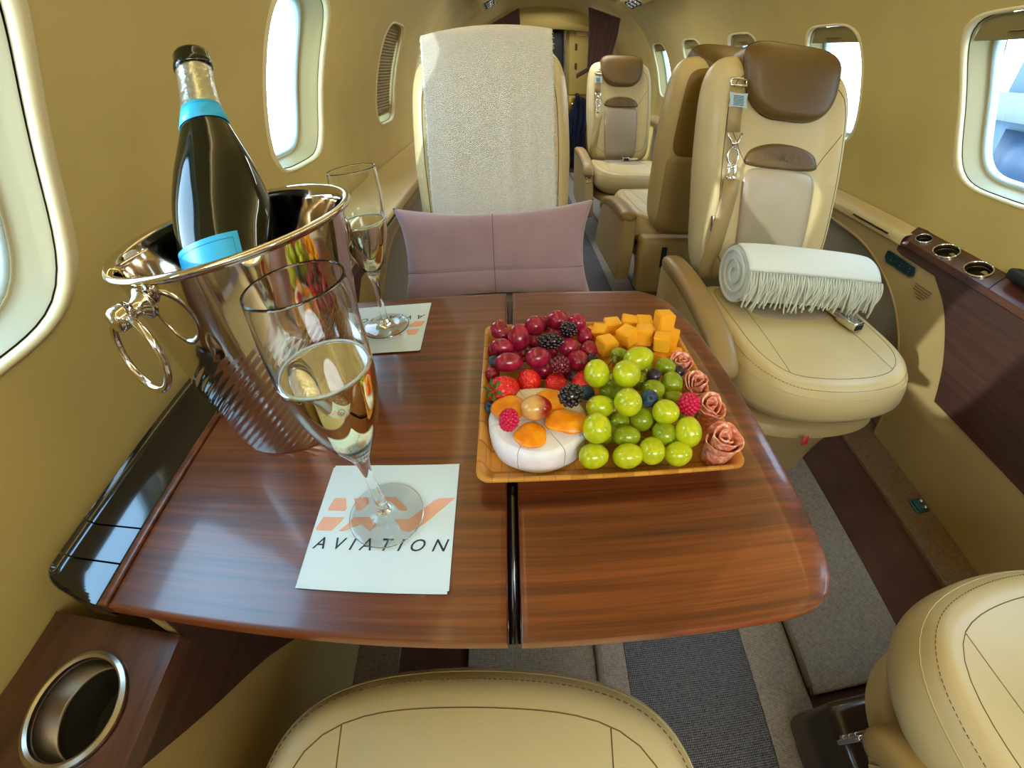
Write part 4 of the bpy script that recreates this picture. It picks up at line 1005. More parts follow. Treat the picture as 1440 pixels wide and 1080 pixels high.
    _c['headrest'] = pad(hf, hb, 36, 4.6, ('leather_brown',))
    # under the cushion
    def sk(px, py, r, z): x, y = cush_xy(px*.92, py*.90-.04); return (x, y, z)
    _c['skirt'] = pad(lambda a, b, r: sk(a, b, r, .225+.03*erd(r)), lambda a, b, r: (sk(a, b, r, 0)[0]*.93, sk(a, b, r, 0)[1]*.97, .225-.022*erd(r, .8)), 24, 5, ('leather_tan',))
    g = G(); P = []
    for t in np.linspace(0, 1, 10):
        hw = .098+.05*t**2; ya, yb = .06-.03*t, .375+.03*t**2; z = .205*t+.004
        P.append([((hw)*c_[0], (ya+yb)/2+(yb-ya)/2*c_[1], z) for c_ in [rr(2*PI*k/48, 1, 1, 5) for k in range(48)]])
    g.grid(P, wv=True); _c['pedestal'] = mesh('pedestal', g.v, g.f, ['leather_tan'])
def arm_geo(s, ztop, x0):
    g = G(); cl = arc_pts([(-.03, ztop-.004), (.08, ztop), (.20, ztop-.010), (.30, ztop-.030), (.352, ztop-.058), (.368, ztop-.085)], 6)
    P = []; N_ = len(cl)
    for i, (y, z) in enumerate(cl):
        t = i/(N_-1); k = 1 if t > .06 else math.sqrt(max(.02, 1-((.06-t)/.06)**2)); 
        if t > .9: k *= math.sqrt(max(.03, 1-((t-.9)/.1)**2))
        a = Vector(cl[max(i-1, 0)]); b = Vector(cl[min(i+1, N_-1)]); d = (b-a).normalized(); nn = Vector((-d.y, d.x))
        row = []
        for q in range(20):
            u, v = rr(2*PI*q/20, .030*k, .020*k, 3.2); row.append((x0+u, y+nn.x*v, z-.02+nn.y*v))
        P.append(row)
    g.grid(P, wv=True); g.add(P[0], [tuple(range(20))]); g.add(P[-1], [tuple(reversed(range(20)))]); return g
def make_seat(name, lab, x, y, face, s, headrest=True, belt=False, rear=False, plinth=False, arm=True, ztop=.452, armx=.258, loc_z=0, ins=True, stub=False):
    """face 0: looks along +y, PI: looks along -y; s: side of the armrest in seat coordinates"""
    seat_meshes()
    e = tag(empty('cabin_seat', (x, y, 0), (0, 0, face)), lab, 'seat', None)
    c = ob('cushion', _c['cushion'], e)
    ob('piping', _c['piping'], c); ob('seams', _c['seams'], c); ob('stitching', _c['stitching'], c)
    if ins: ob('insert', _c['insert_c'], c)
    b = ob('backrest', _c['back'], e); b.matrix_local = BM.copy()
    ob('seams', _c['bseams'], b); ob('lumbar_panel', _c['panel'], b)
    bd = ob('name_band', _c['band'], b)
    if headrest:
        h = ob('headrest', _c['headrest'], e); h.matrix_local = BM.copy()
    text_ = None
    if belt:
        p = bk_front(0, .16, .2); 
        tm = Matrix.Translation((0, p[1]+.0147, p[2]+.004)) @ Matrix.Rotation(PI, 4, 'Z') @ Matrix.Rotation(PI/2, 4, 'X')
        ST = {'L': [[(0, 1), (0, 0), (.55, 0)]], 'E': [[(.55, 1), (0, 1), (0, 0), (.55, 0)], [(0, .5), (.45, .5)]], 'A': [[(0, 0), (.3, 1), (.6, 0)], [(.12, .35), (.48, .35)]], 'R': [[(0, 0), (0, 1), (.42, 1), (.55, .88), (.55, .62), (.42, .5), (0, .5)], [(.28, .5), (.58, 0)]], 'J': [[(.5, 1), (.5, .22), (.38, .02), (.16, 0), (.02, .18)]], 'T': [[(0, 1), (.6, 1)], [(.3, 1), (.3, 0)]]}
        g = G(); cur = -3.0
        for ch in 'LEARJET':
            for pl in ST[ch]:
                g.tube([tm @ Vector(((cur+x_+.18*(y_-.5))*.0175, (y_-.5)*.0175, 0)) for x_, y_ in pl], .0009, 5)
            cur += .87
        t_ = g.done('lettering', ['leather_arm'], b)
    if rear:
        rp = ob('rear_panel', _c['rear_panel'], e); rp.matrix_local = BM.copy()
        pk = ob('rear_pocket', _c['pocket'], e); pk.matrix_local = BM.copy()
        g = G(); g.box(-.205, .205, -.075, .0, .115, .335, bev=.02); g.done('rear_shroud', ['leather_tan'], e)
        g = G(); g.box(-.128, -.108, -.078, -.072, .225, .305, bev=.002); g.box(-.123, -.113, -.081, -.077, .24, .26, mi=1, bev=.001); g.done('recline_slot', ['gap', 'steel_b'], e)
    ob('skirt', _c['skirt'], e); ob('pedestal', _c['pedestal'], e)
    if plinth:
        g = G(); g.box(-.21, .205, -.10, .390, .004, .155, bev=.02); g.done('plinth', ['plinth'], e)
        g = G(); g.box(-.17, .20, -.08, .36, .15, .265, bev=.03); g.done('seat_pan', ['leather_tan'], e)
    if arm:
        ap = arm_geo(s, ztop, s*armx).done('armrest_pad', ['leather_arm'], e)
        if stub: ap.location.y -= .04
        g = G(); k = ztop-.452
        poly = arc_pts([(.0, .150+k*.3), (-.02, .25), (-.025, ztop-.03)], 3)+[(.08, ztop-.022), (.20, ztop-.032), (.29, ztop-.05), (.345, ztop-.082)]+arc_pts([(.372, ztop-.12), (.40, .26+k), (.425, .17+k*.4), (.41, .135), (.36, .125)], 4)
        if stub: poly = [(-.02, ztop-.12), (-.02, ztop-.025), (.08, ztop-.022), (.20, ztop-.032), (.29, ztop-.05), (.345, ztop-.082), (.35, ztop-.11), (.30, ztop-.13)]
        g.prism(poly, 0, s*armx-.027, s*armx+.027)
        if stub: g.v = [(a_, b_-.04, c_) for a_, b_, c_ in g.v]
        bm = bmesh.new(); me = mesh('a', g.v, g.f, ['leather_tan']); bm.from_mesh(me); bmesh.ops.recalc_face_normals(bm, faces=bm.faces[:])
        cap = [ed for ed in bm.edges if len(ed.link_faces) == 2 and any(abs(f.normal.x) > .9 for f in ed.link_faces)]
        bmesh.ops.bevel(bm, geom=cap, offset=.006, segments=3, affect='EDGES'); bm.to_mesh(me); bm.free(); me.polygons.foreach_set('use_smooth', [True]*len(me.polygons)); me.name = 'armrest_side'
        sd = ob('armrest_side', me, e); shade_auto(sd, 40)
        g = G(); yb = .352-(.04 if stub else 0)
        g.box(s*armx-.018, s*armx+.018, yb-.012, yb+.018, ztop-.118, ztop-.082, bev=.004); g.box(s*armx-.015, s*armx+.015, yb+.016, yb+.024, ztop-.175, ztop-.122, bev=.003)
        for q in range(3): g.box(s*armx-.012, s*armx+.012, yb+.022, yb+.028, ztop-.168+q*.015, ztop-.160+q*.015, bev=.001)
        g.done('armrest_latch', ['chrome'], e)
    if belt:
        # shoulder strap in backrest coordinates
        def BP(px, z, off): 
            py = z/BH*2-1; q = bk_front(px/.2, py, resq(px/.2, py, NB)); return (px, q[1]+off, z)
        bx = s*.148
        h = ob('shoulder_belt', None, e); bpy.data.objects.remove(h)
        g = G(); g.ribbon([BP(bx, .485, .010), BP(bx, .46, .010), BP(bx+.002, .42, .008), BP(bx+.003, .385, .010)], (1, 0, 0), .034, .002)
        g.ribbon([BP(bx-s*.004, .275, .012), BP(bx-s*.002, .24, .012), BP(bx+s*.010, .18, .012), BP(bx+s*.022, .10, .012), BP(bx+s*.028, .05, .016), BP(bx+s*.020, .02, .03)], (1, 0, 0), .042, .0025)
        bt = g.done('shoulder_belt', ['leather_tan'], e); bt.matrix_local = BM.copy()
        g = G(); q = BP(bx, .497, .012); g.tube([(q[0]-.020, q[1], q[2]-.008), (q[0]-.019, q[1], q[2]+.006), (q[0], q[1], q[2]+.009), (q[0]+.019, q[1], q[2]+.006), (q[0]+.020, q[1], q[2]-.008), (q[0], q[1]+.002, q[2]-.008)], .0028, 8, closed=True); ob_ = g.done('belt_bracket', ['chrome'], bt)
        g = G(); q = BP(bx, .455, .0165); tgs = 0.023
        P = [(-tgs, -.016), (-tgs+.003, 0), (-tgs, .018), (-.01, .016), (.01, .016), (tgs, .018), (tgs-.003, 0), (tgs, -.016), (.01, -.014), (-.01, -.014)]
        g.prism([(q[0]+a, q[2]+b_) for a, b_ in P], 1, q[1]-.001, q[1]+.001)
        g.done('belt_tag', ['tag'], bt, smooth=False)
        g = G()
        for k in range(7): g.box(q[0]-.013, q[0]+.013, q[1]+.0008, q[1]+.0016, q[2]-.011+.0034*k, q[2]-.0096+.0034*k)
        g.done('tag_text', ['ink_n'], bt, smooth=False)
        q = BP(bx, .36, .014)
        g = G()
        for sg in (-1, 1): g.tube([(q[0]+sg*.018, q[1], q[2]+.022), (q[0]+sg*.012, q[1]+.001, q[2]+.008), (q[0]+sg*.004, q[1]+.002, q[2]-.006), (q[0], q[1]+.002, q[2]-.010)], .0034, 8)
        g.lathe([(0, .004), (.007, .003), (.008, 0), (0, -.002)], 20, 0, Matrix.Translation((q[0], q[1]+.003, q[2]-.002)) @ Matrix.Rotation(-PI/2, 4, 'X'))
        g.tube([(q[0]+.014*math.sin(a), q[1], q[2]-.032+.020*math.cos(a)) for a in np.linspace(0, 2*PI, 28, endpoint=False)], .0026, 8, closed=True)
        for sg in (-1, 1): g.box(q[0]+sg*.0085-.003, q[0]+sg*.0085+.003, q[1]-.002, q[1]+.002, q[2]-.080, q[2]-.048, bev=.001)
        g.box(q[0]-.0115, q[0]+.0115, q[1]-.002, q[1]+.002, q[2]-.086, q[2]-.077, bev=.001); g.box(q[0]-.0115, q[0]+.0115, q[1]-.002, q[1]+.002, q[2]-.060, q[2]-.053, bev=.001)
        g.done('belt_hook', ['chrome'], bt)
        g = G(); q = BP(bx+s*.030, .165, .012); g.box(q[0]-.005, q[0]+.005, q[1]-.006, q[1]+.008, q[2]-.020, q[2]+.020, bev=.002); g.done('belt_slider', ['chrome'], bt)
    return e
sA = make_seat('cabin_seat', 'cream leather seat facing the camera behind the table, mostly hidden under the grey throw', -.045, 1.085, PI, -1, headrest=True, arm=False)
sB = make_seat('cabin_seat', 'cream leather seat facing the camera at right, with brown headrest and rolled white blanket', .676, .980, PI, 1, belt=True, ztop=.445)
sC = make_seat('cabin_seat', 'leather seat turned away, its tan and brown back behind the seat with the rolled blanket', .662, 1.46, 0, -1, rear=True, ztop=.415, armx=.245)
sD = make_seat('cabin_seat', 'cream leather seat farthest back by the brown curtain, facing the camera', .655, 2.62, PI, 1, belt=True); sD.scale = (.94, .94, 1)
sE = make_seat('cabin_seat', 'leather seat in the foreground, only its cushion front showing below the table', -.055, -.365, 0, 1, arm=False, ins=False)
sF = make_seat('cabin_seat', 'cream leather seat at the lower right corner on a dark brown plinth', .675, -.340, 0, -1, plinth=True, ztop=.365, armx=.228, stub=True)

# buckles on the seats
def buckle(loc, rz, lab, long_=False):
    e = tag(empty('belt_buckle', loc, (0, 0, rz)), lab, 'buckle', 'lap belt buckles')
    g = G(); g.box(-.020, .020, -.028, .028, 0, .020, bev=.003); g.done('housing', ['chrome'], e)
    g = G(); g.box(-.015, .015, -.0295, -.0275, .003, .016, bev=.0008); g.done('release', ['black_matte'], e)
    g = G(); g.ribbon([(0, .026, .008), (.004, .06, .006), (.01, .10, .004)] if not long_ else [(.018, 0, .008), (.05, .006, .004), (.09, .03, .004)], (1, 0, 0) if not long_ else (0, 1, 0), .034, .003); g.done('webbing', ['leather'], e)
buckle((.806, .738, .389), .25, 'square chrome lap belt buckle beside the rolled white blanket')
buckle((.665, 2.52, .392), .1, 'chrome lap belt buckle on the farthest seat', True)
g = G(); g.ribbon([(0, 0, 0), (.0, -.003, -.012), (.0, -.006, -.02)], (1, 0, 0), .016, .001)
o = g.done('pull_tab', ['red'], None, loc=(.615, .522, .246)); tag(o, 'small red pull tab under the front of the seat with the rolled blanket', 'tab')

# ------------------------------------------------------------ grey throw over the seat behind the table
def throw():
    cx = -.045; g = G(); P = []; nx, ns = 60, 110
    def w2(p): return Matrix.Translation((cx, 1.085, 0)) @ Matrix.Rotation(PI, 4, 'Z') @ BM @ Vector(p)
    rs = random.Random(3); jit = [rs.uniform(-1, 1) for _ in range(ns+1)]
    H_ = BH*.735+.178+.004
    path = []
    for k in range(ns+1):
        t = k/ns
        if t < .70: path.append(('f', t/.70))
        elif t < .80: path.append(('t', (t-.70)/.10))
        else: path.append(('b', (t-.80)/.20))
    for i in range(nx+1):
        u = i/nx*2-1; row = []
        for k, (w, t) in enumerate(path):
            half_ = .152+.004*(1-t if w == 'f' else 0)
            x = u*half_+.0+.0012*jit[k]*(1 if abs(u) > .97 else 0)
            fold = (.004*math.exp(-((u-.30)/.10)**2)+.003*math.exp(-((u-.62)/.08)**2)+.002*math.exp(-((u+.6)/.15)**2))*(1-.7*t if w == 'f' else .3)
            arch = -.013*u*u
            if w == 'f': z = .06+(H_-.012-.06)*t; y = .106+fold-.004*t
            elif w == 't': a = PI*t; z = H_-.012+arch*0+.022*math.sin(a); y = .015+(.087)*math.cos(a)
            else: z = H_-.012-.20*t; y = -.076-fold*.3
            zz = z+(arch*sstep(.7, 1, t if w == 'f' else 1) if w != 'b' else arch)
            row.append(tuple(w2((-x-.002, y, zz))))
        P.append(row)
    g.grid(P)
    o = g.done('throw_blanket', ['throw']); sm = o.modifiers.new('thickness', 'SOLIDIFY'); sm.thickness = .006; sm.offset = 1
    tag(o, 'pale grey herringbone throw draped over the seat behind the table', 'blanket')
    g = G()
    for k in range(0, ns, 1):
        for ed in (0, nx):
            a = Vector(P[ed][k]); d = (1 if ed == nx else -1)
            if path[k][0] == 'b': continue
            L_ = rs.uniform(.001, .0045); g.tube([a, a+Vector((-d*-L_ if False else (a.x-cx)/abs(a.x-cx)*L_, -.002, rs.uniform(-.003, .003)))], .0007, 4)
    g.done('frayed_edge', ['fringe'], o)['kind'] = 'stuff'
    return o
throw()

# ------------------------------------------------------------ mauve suede cushion
def pillow():
    e = tag(empty('suede_cushion', (-.042, .905, .492), (math.radians(-17), 0, 0)), 'mauve suede cushion with crossed seams standing on the seat behind the table', 'cushion')
    W_, H_ = .227, .116
    def sh(px, py, sg):
        x = px; y = py; pin = .20
        X = W_*x*(1-pin*(1-y*y)*abs(x)**3*.55); Z = H_*y*(1-pin*1.2*(1-x*x)*abs(y)**3*1.0)
        th = .052*(max(0, 1-x**4)*max(0, 1-y**4))**.42
        th += .003*math.sin(5*x+2*y)*(1-abs(x))*(1-abs(y))
        th -= .004*math.exp(-(x/.02)**2)*(th/.052)+.003*math.exp(-((y+.28)/.03)**2)*(th/.052)
        return (X, -sg*th, Z)
    N_ = 60; g = G()
    for sg in (1, -1): g.grid([[sh(2*i/N_-1, 2*j/N_-1, sg) for j in range(N_+1)] for i in range(N_+1)], flip=sg < 0)
    me = mesh('cover', g.v, g.f, ['mauve']); bm = bmesh.new(); bm.from_mesh(me); bmesh.ops.remove_doubles(bm, verts=bm.verts[:], dist=1e-5); bmesh.ops.recalc_face_normals(bm, faces=bm.faces[:]); bm.to_mesh(me); bm.free()
    ob('cover', me, e)
    g = G()
    def off(p, d=.0): return (p[0], p[1]-d, p[2])
    g.tube([off(sh(0, y, 1)) for y in np.linspace(-.98, .98, 50)], .0009, 6)
    g.tube([off(sh(x, -.28, 1)) for x in np.linspace(-.97, .97, 80)], .0009, 6)
    g.done('seams', ['seam_mauve'], e)
pillow()

# ------------------------------------------------------------ rolled white blanket on the right seat
def rolled():
    e = tag(empty('rolled_blanket', (.694, .838, .460)), 'rolled white blanket with long fringe on the right hand cream seat', 'blanket')
    e.rotation_euler = (0, .03, math.radians(-2))
    g = G(); P = []; A, B = .076, .067; L_ = .182; nx = 40; na = 64
    def sec(a, x):
        k = 1-.05*abs(x/L_)**6; lump = 1+.02*math.sin(3*a+5*x)+.015*math.sin(9*x+a)
        return (x, A*k*lump*math.cos(a), B*k*lump*math.sin(a)*(1 if math.sin(a) > 0 else .95))
    for i in range(nx+1):
        x = -L_+2*L_*i/nx; P.append([sec(2*PI*q/na, x) for q in range(na)])
    g.grid(P, wv=True)
    # spiral ends
    for sx in (-1, 1):
        pts = []
        R = []
        for q in range(90):
            t = q/89; a = PI*1.2+t*2*PI*2.6; r_ = .96-.82*t
            R.append([(sx*(L_+(.004 if k in (1, 2) else -.004)), A*(r_+(.05 if k > 1 else -.02))*math.cos(a), B*(r_+(.05 if k > 1 else -.02))*math.sin(a)) for k in range(4)])
        g.grid(R, wv=True)
        g.add([(sx*(L_-.003), A*.95*math.cos(2*PI*q/40), B*.95*math.sin(2*PI*q/40)) for q in range(40)], [tuple(range(40))])
    body_ = g.done('blanket_roll', ['fringe'], e)
    M['blanket_w'] = mat_simple('blanket_white', (222, 228, 222), .9, bump=.3, bscale=500, sheen=.4)
    body_.data.materials[0] = M['blanket_w']
    # outer flap over the top front, ends in the fringe
    g = G(); F = []
    a0, a1 = math.radians(80), math.radians(148)   # y is -A at the front
    for i in range(nx+1):
        x = -L_*1.01+2.02*L_*i/nx; row = []
        for q in range(17):
            a = a0+(a1-a0)*q/16; s_ = sec(a, x); row.append((x, s_[1]*1.06, s_[2]*1.06))
        F.append(row)
    g.grid(F); fl = g.done('flap', [M['blanket_w']], e); sm = fl.modifiers.new('t', 'SOLIDIFY'); sm.thickness = .003
    rs = random.Random(11); n = 46; st0 = None
    for k in range(n):
        x = -L_*1.0+2.0*L_*k/(n-1); dx = rs.uniform(-.016, .016); Ls = rs.uniform(.068, .092); ph = rs.uniform(0, 6); g = G()
        zb = B*1.06*math.sin(a1)
        for st in (-1, 1):
            pts = []
            for q in range(12):
                t = q/11; zz = zb-Ls*t
                yy = -A*1.09*math.sqrt(max(.02, 1-(zz/(B*1.07))**2)) if zz > -.015 else -A*1.09*math.sqrt(max(.02, 1-(.015/(B*1.07))**2))-.001
                pts.append((x+dx*t*t+.0024*st*math.sin(PI*min(1, t*1.3))+.002*math.sin(6*t+ph)*t, yy-.002-.0015*st*math.sin(5*t+ph), max(zz, -.062)))
            g.tube(pts, .0019, 6)
        g.done('fringe_strand', ['fringe'], e)
rolled()

# ------------------------------------------------------------ far end of the cabin
g = G(); P = []   # arched rib with a step
def arch_pts(inset, n=60):
    out = []
    for k in range(n+1):
        a = PI*k/n; a_, b_ = HA-inset, HB-inset
        out.append((CX+a_*sgn(math.cos(a))*abs(math.cos(a))**(2/NN), ZC+b_*abs(math.sin(a))**(2/NN)))
    return [(CX+HA-inset, .0)]+out+[(CX-HA+inset, .0)]
rows = []
for ins, y in ((.0, 3.50), (.012, 3.505), (.024, 3.53), (.028, 3.56), (.028, 4.5)): rows.append([(x, y, z) for x, z in arch_pts(ins)])
g.grid(rows); tag(g.done('trim_3', ['wall']), kind='structure')
# bulkhead wall with an opening
OP = [(-.08, 0), (-.08, .95)]+[(x, z) for x, z in arc_pts([(-.08, .95), (-.02, 1.16), (.12, 1.28), (.33, 1.33), (.54, 1.28), (.68, 1.16), (.76, .95)], 6)]+[(.76, 0)]
g = G(); y = 4.42
g.box(-.6, 1.2, 4.44, 4.50, 0, 1.55); tag(g.done('wall_bulkhead', ['wall']), kind='structure')
g = G(); ar = arc_pts([(-.42, 1.18), (-.2, 1.20), (.33, 1.235), (.85, 1.20), (1.1, 1.17)], 8)
g.prism(ar+[(1.1, 1.5), (-.42, 1.5)], 1, 4.30, 4.44); tag(g.done('wall_header', ['headliner']), kind='structure')
e = tag(empty('closet_door', (.50, 4.42, .0)), 'narrow pale door with dark window panel and rounded metal frame at the far end', 'door')
g = G(); g.box(-.16, .045, -.01, .012, .62, 1.245, bev=.03); g.done('frame', ['steel_b'], e)
g = G(); g.box(-.15, .028, -.018, -.008, .64, 1.225, bev=.02); g.done('dark_panel', ['gap'], e)
g = G(); g.box(.0, .012, -.028, -.016, .85, .90, bev=.003); g.done('handle', ['chrome'], e)
e = tag(empty('cabinet_panel', (.655, 4.42, 0)), 'pale yellow cabinet panel with recessed latches beside the dark far door', 'cabinet')
g = G(); g.box(-.075, .11, -.015, .01, .66, 1.24, bev=.008); g.done('panel', ['headliner'], e)
for z in (.915, 1.085):
    g = G(); g.box(-.026, -.004, -.020, -.012, z-.03, z+.03, bev=.003); g.done('latch', ['latch'], e)
g = G(); g.box(-.012, .085, -.030, -.012, 1.18, 1.215, bev=.006); g.done('sign_light', ['lip'], e)
g = G(); g.box(-.098, -.030, -.20, .015, 0.006, .655, bev=.006); g.done('post', ['headliner'], e)
g = G(); g.box(.556, .620, 4.205, 4.219, .50, .645, bev=.004); g.lathe([(0, .012), (.012, .010), (.014, 0)], 20, 1, Matrix.Translation((.588, 4.206, .585)) @ Matrix.Rotation(PI/2, 4, 'X')); g.lathe([(0, .012), (.008, .010), (.01, 0)], 20, 1, Matrix.Translation((.588, 4.206, .545)) @ Matrix.Rotation(PI/2, 4, 'X'))
M['brass'] = mat_simple('brass', (190, 165, 70), .3, metal=1)
tag(g.done('latch_plate', ['brass', 'chrome']), 'small brass latch plate with chrome studs above the navy cloth', 'latch')
g = G(); P = []
for i in range(25):
    x = .525+.19*i/24; P.append([(x+.01*math.sin(j*.7), 4.12+.015*math.sin(i*1.1)+.01*math.sin(j*.5), .02+(.50+.13*sstep(4, 12, i)-.02)*j/14+(.03*math.sin(i/24*PI) if j == 14 else 0)) for j in range(15)])
g.grid(P); g.tube([(.62, 4.12, .62), (.617, 4.12, .65), (.613, 4.12, .68)], .008, 8)
o = g.done('hanging_cloth', ['navy']); sm = o.modifiers.new('t', 'SOLIDIFY'); sm.thickness = .01
tag(o, 'dark navy cloth hanging to the floor at the far end left of the farthest seat', 'cloth')
# curtains
def curtain(pts_l, pts_r, lab, tail=None):
    g = G(); P = []; n = 26
    for j in range(21):
        t = j/20; row = []
        def at(pts):
            q = t*(len(pts)-1); i = min(int(q), len(pts)-2); f = q-i; return Vector(pts[i]).lerp(Vector(pts[i+1]), f)
        a, b = at(pts_l), at(pts_r)
        for i in range(n+1): 
            p = a.lerp(b, i/n); row.append((p.x, p.y+.006*math.sin(i*1.5+.3*j), p.z))
        P.append(row)
    g.grid(P); o = g.done('curtain', ['curtain']); sm = o.modifiers.new('t', 'SOLIDIFY'); sm.thickness = .006
    tag(o, lab, 'curtain', 'brown curtains at the far end')
    if tail:
        g = G(); g.ribbon(tail, (0, .2, 1), .035, .004); g.done('tie_back', ['curtain'], o)
curtain([(.605, 3.56, 1.318), (.606, 3.56, 1.1), (.608, 3.56, .88)], [(.842, 3.56, 1.246), (.815, 3.56, 1.12), (.782, 3.56, .955)], 'brown curtain tied back above the farthest seat, right of the aisle', [(.70, 3.555, .93), (.61, 3.55, .885), (.52, 3.54, .835)])
curtain([(-.15, 3.56, 1.19), (-.15, 3.56, 1.0), (-.14, 3.56, .8)], [(.113, 3.56, 1.315), (.112, 3.56, 1.1), (.10, 3.56, .8)], 'brown curtain behind the throw covered seat, left of the aisle')

# overhead service panels and added light strips
def psu(side, y):
    s0, s1 = s_of(1.34)-.06, s_of(1.34)+.05; g = G(); z0 = 1.2
    e = tag(empty('overhead_panel', wall_pt(side, y, s_of(1.34), -.03)), 'cream overhead service panel with round air vents on the %s' % ('left above the throw' if side < 0 else 'right side of the ceiling'), 'panel'); org = Vector(e.location)
    g = G(); P = []
    for i in range(21):
        yy = y-.33+.66*i/20; P.append([tuple(Vector(wall_pt(side, yy, s0+(s1-s0)*t, o))-org) for t, o in ((0, -.002), (.03, -.07), (.1, -.086), (.5, -.095), (.9, -.086), (.97, -.07), (1, -.002))])
    g.grid(P); g.add(P[0], [tuple(range(7))]); g.add(P[-1], [tuple(range(7))]); shade_auto(g.done('cover', ['headliner'], e), 40)
    for k in (-.17, .17):
        g = G(); P = [[tuple(Vector(wall_pt(side, y+k+dd, s0+(s1-s0)*t, o))-org) for t, o in ((0.02, -.07), (.1, -.0885), (.5, -.0975), (.9, -.0885), (.98, -.07))] for dd in (-.004, .004)]; g.grid(P); g.done('strip', ['steel_b'], e)
    for dd in (-.075, .0, .075):
        c = Vector(wall_pt(side, y+dd, (s0+s1)/2, -.094))-org; nrm = (Vector(wall_pt(side, y, (s0+s1)/2, -.06))-Vector(wall_pt(side, y, (s0+s1)/2, -.02))).normalized()
        R = Matrix.Translation(c) @ Vector((0, 0, 1)).rotation_difference(nrm).to_matrix().to_4x4()
        g = G(); g.lathe([(.034, -.003), (.034, .004), (.030, .007), (.026, .004), (0, .003)], 36, 0, R)
        for q in range(10): g.lathe([(0, .008), (.003, .007), (.0035, .003)], 8, 1, R @ Matrix.Translation((.019*math.cos(q*.628), .019*math.sin(q*.628), 0)))
        g.lathe([(0, .012), (.006, .011), (.008, .003)], 16, 1, R); g.done('air_vent', ['black', 'chrome'], e)
psu(-1, 2.85); psu(1, 2.85)
for side in (1, -1):
    g = G(); sa, sb = s_of(1.285), s_of(1.30)
    P = [[wall_pt(side, -1.25+3.0*i/30, sa+(sb-sa)*t, o) for t, o in ((0, -.001), (.1, -.010), (.9, -.010), (1, -.001))] for i in range(31)]; g.grid(P)
    tag(g.done('light_strip', ['lamp_strip' if 'lamp_strip' in M else 'lip']), 'long narrow ceiling light strip above the %s windows' % ('right' if side > 0 else 'left'), 'lamp')  # added strip, invented housing to go with the cove fill

# rear bulkhead behind the camera
g = G(); g.box(-.6, 1.25, Y0-.03, Y0, 0, 1.5); tag(g.done('wall_rear', ['wall']), kind='structure')

# ------------------------------------------------------------ outside
M['tarmac'] = mat_simple('tarmac', (205, 210, 214), .9, var=.08, vscale=.3)
g = G(); g.box(-150, 150, -150, 150, -1.25, -1.2); tag(g.done('ground_outside', ['tarmac'], smooth=False), kind='structure')
M['bld_a'] = mat_simple('building_pale', (84, 100, 112), .8); M['bld_b'] = mat_simple('building_blue', (22, 44, 66), .4); M['bld_c'] = mat_simple('building_beige', (108, 110, 104), .8)
e = tag(empty('hangar_building', (16.2, 9, -1.2)), 'pale blue grey airport building seen through the nearest right window', 'building')
g = G(); g.box(0, 9, -16, 3.6, 0, 9); g.done('wall', ['bld_a'], e)
g = G(); g.box(-.5, 0, -16, 3.7, 2.15, 2.95); g.box(-.3, .6, 3.7, 7, 2.1, 2.9, mi=1); g.done('canopy', ['bld_c', 'bld_a'], e)
for y in (-9, -6, -2.6, 1.5):
    g = G(); g.box(-.08, .05, y, y+1.5, 0.05, 1.95); g.done('door', ['bld_b'], e)
    g = G(); g.box(-.08, .05, y-.1, y+1.3, 3.2, 6); g.done('window', ['bld_b'], e)
M['tree'] = mat_simple('far_tree', (96, 112, 104), .9)
def tree(x, y, h):
    g = G(); rs = random.Random(int(x*7+y))
    g.tube([(0, 0, 0), (.1, 0, h*.4)], .25, 8)
    for k in range(16):
        c = (rs.uniform(-1, 1)*h*.35, rs.uniform(-1, 1)*h*.35, h*(.45+rs.uniform(0, .45))); b = uvs(10, 7); q = rs.uniform(.14, .24)*h
        g.add([(c[0]+v[0]*q*rs.uniform(.85, 1.15), c[1]+v[1]*q, c[2]+v[2]*q) for v in b.v], b.f)
    return g.done('tree', ['tree'], None, loc=(x, y, -1.2))
for k, (x, y, h, l) in enumerate([(-62, 92, 5, 'far pale tree on the horizon through the left window'), (-70, 78, 4, 'far tree beside another on the horizon, seen through the left window'), (-66, 110, 6, 'tallest far tree on the horizon through the left window')]): tag(tree(x, y, h), l, 'tree', 'far trees')
e = tag(empty('parked_van', (-38, 55, -1.2), (0, 0, .5)), 'tiny white van parked far off on the tarmac, through the left window', 'van')
g = G(); g.box(-2.4, 2.4, -.9, .9, .4, 2.0, bev=.2); g.done('body', ['lip'], e)
g = G(); g.box(-1.2, 1.6, -.92, .92, 1.2, 1.8, bev=.05); g.done('windows', ['gap'], e)
for sx in (-1.5, 1.5):
    g = G(); g.lathe([(0, -.95), (.38, -.95), (.38, .95), (0, .95)], 20, 0, Matrix.Translation((sx, 0, .38)) @ Matrix.Rotation(PI/2, 4, 'X')); g.done('wheel', ['black_matte'], e)

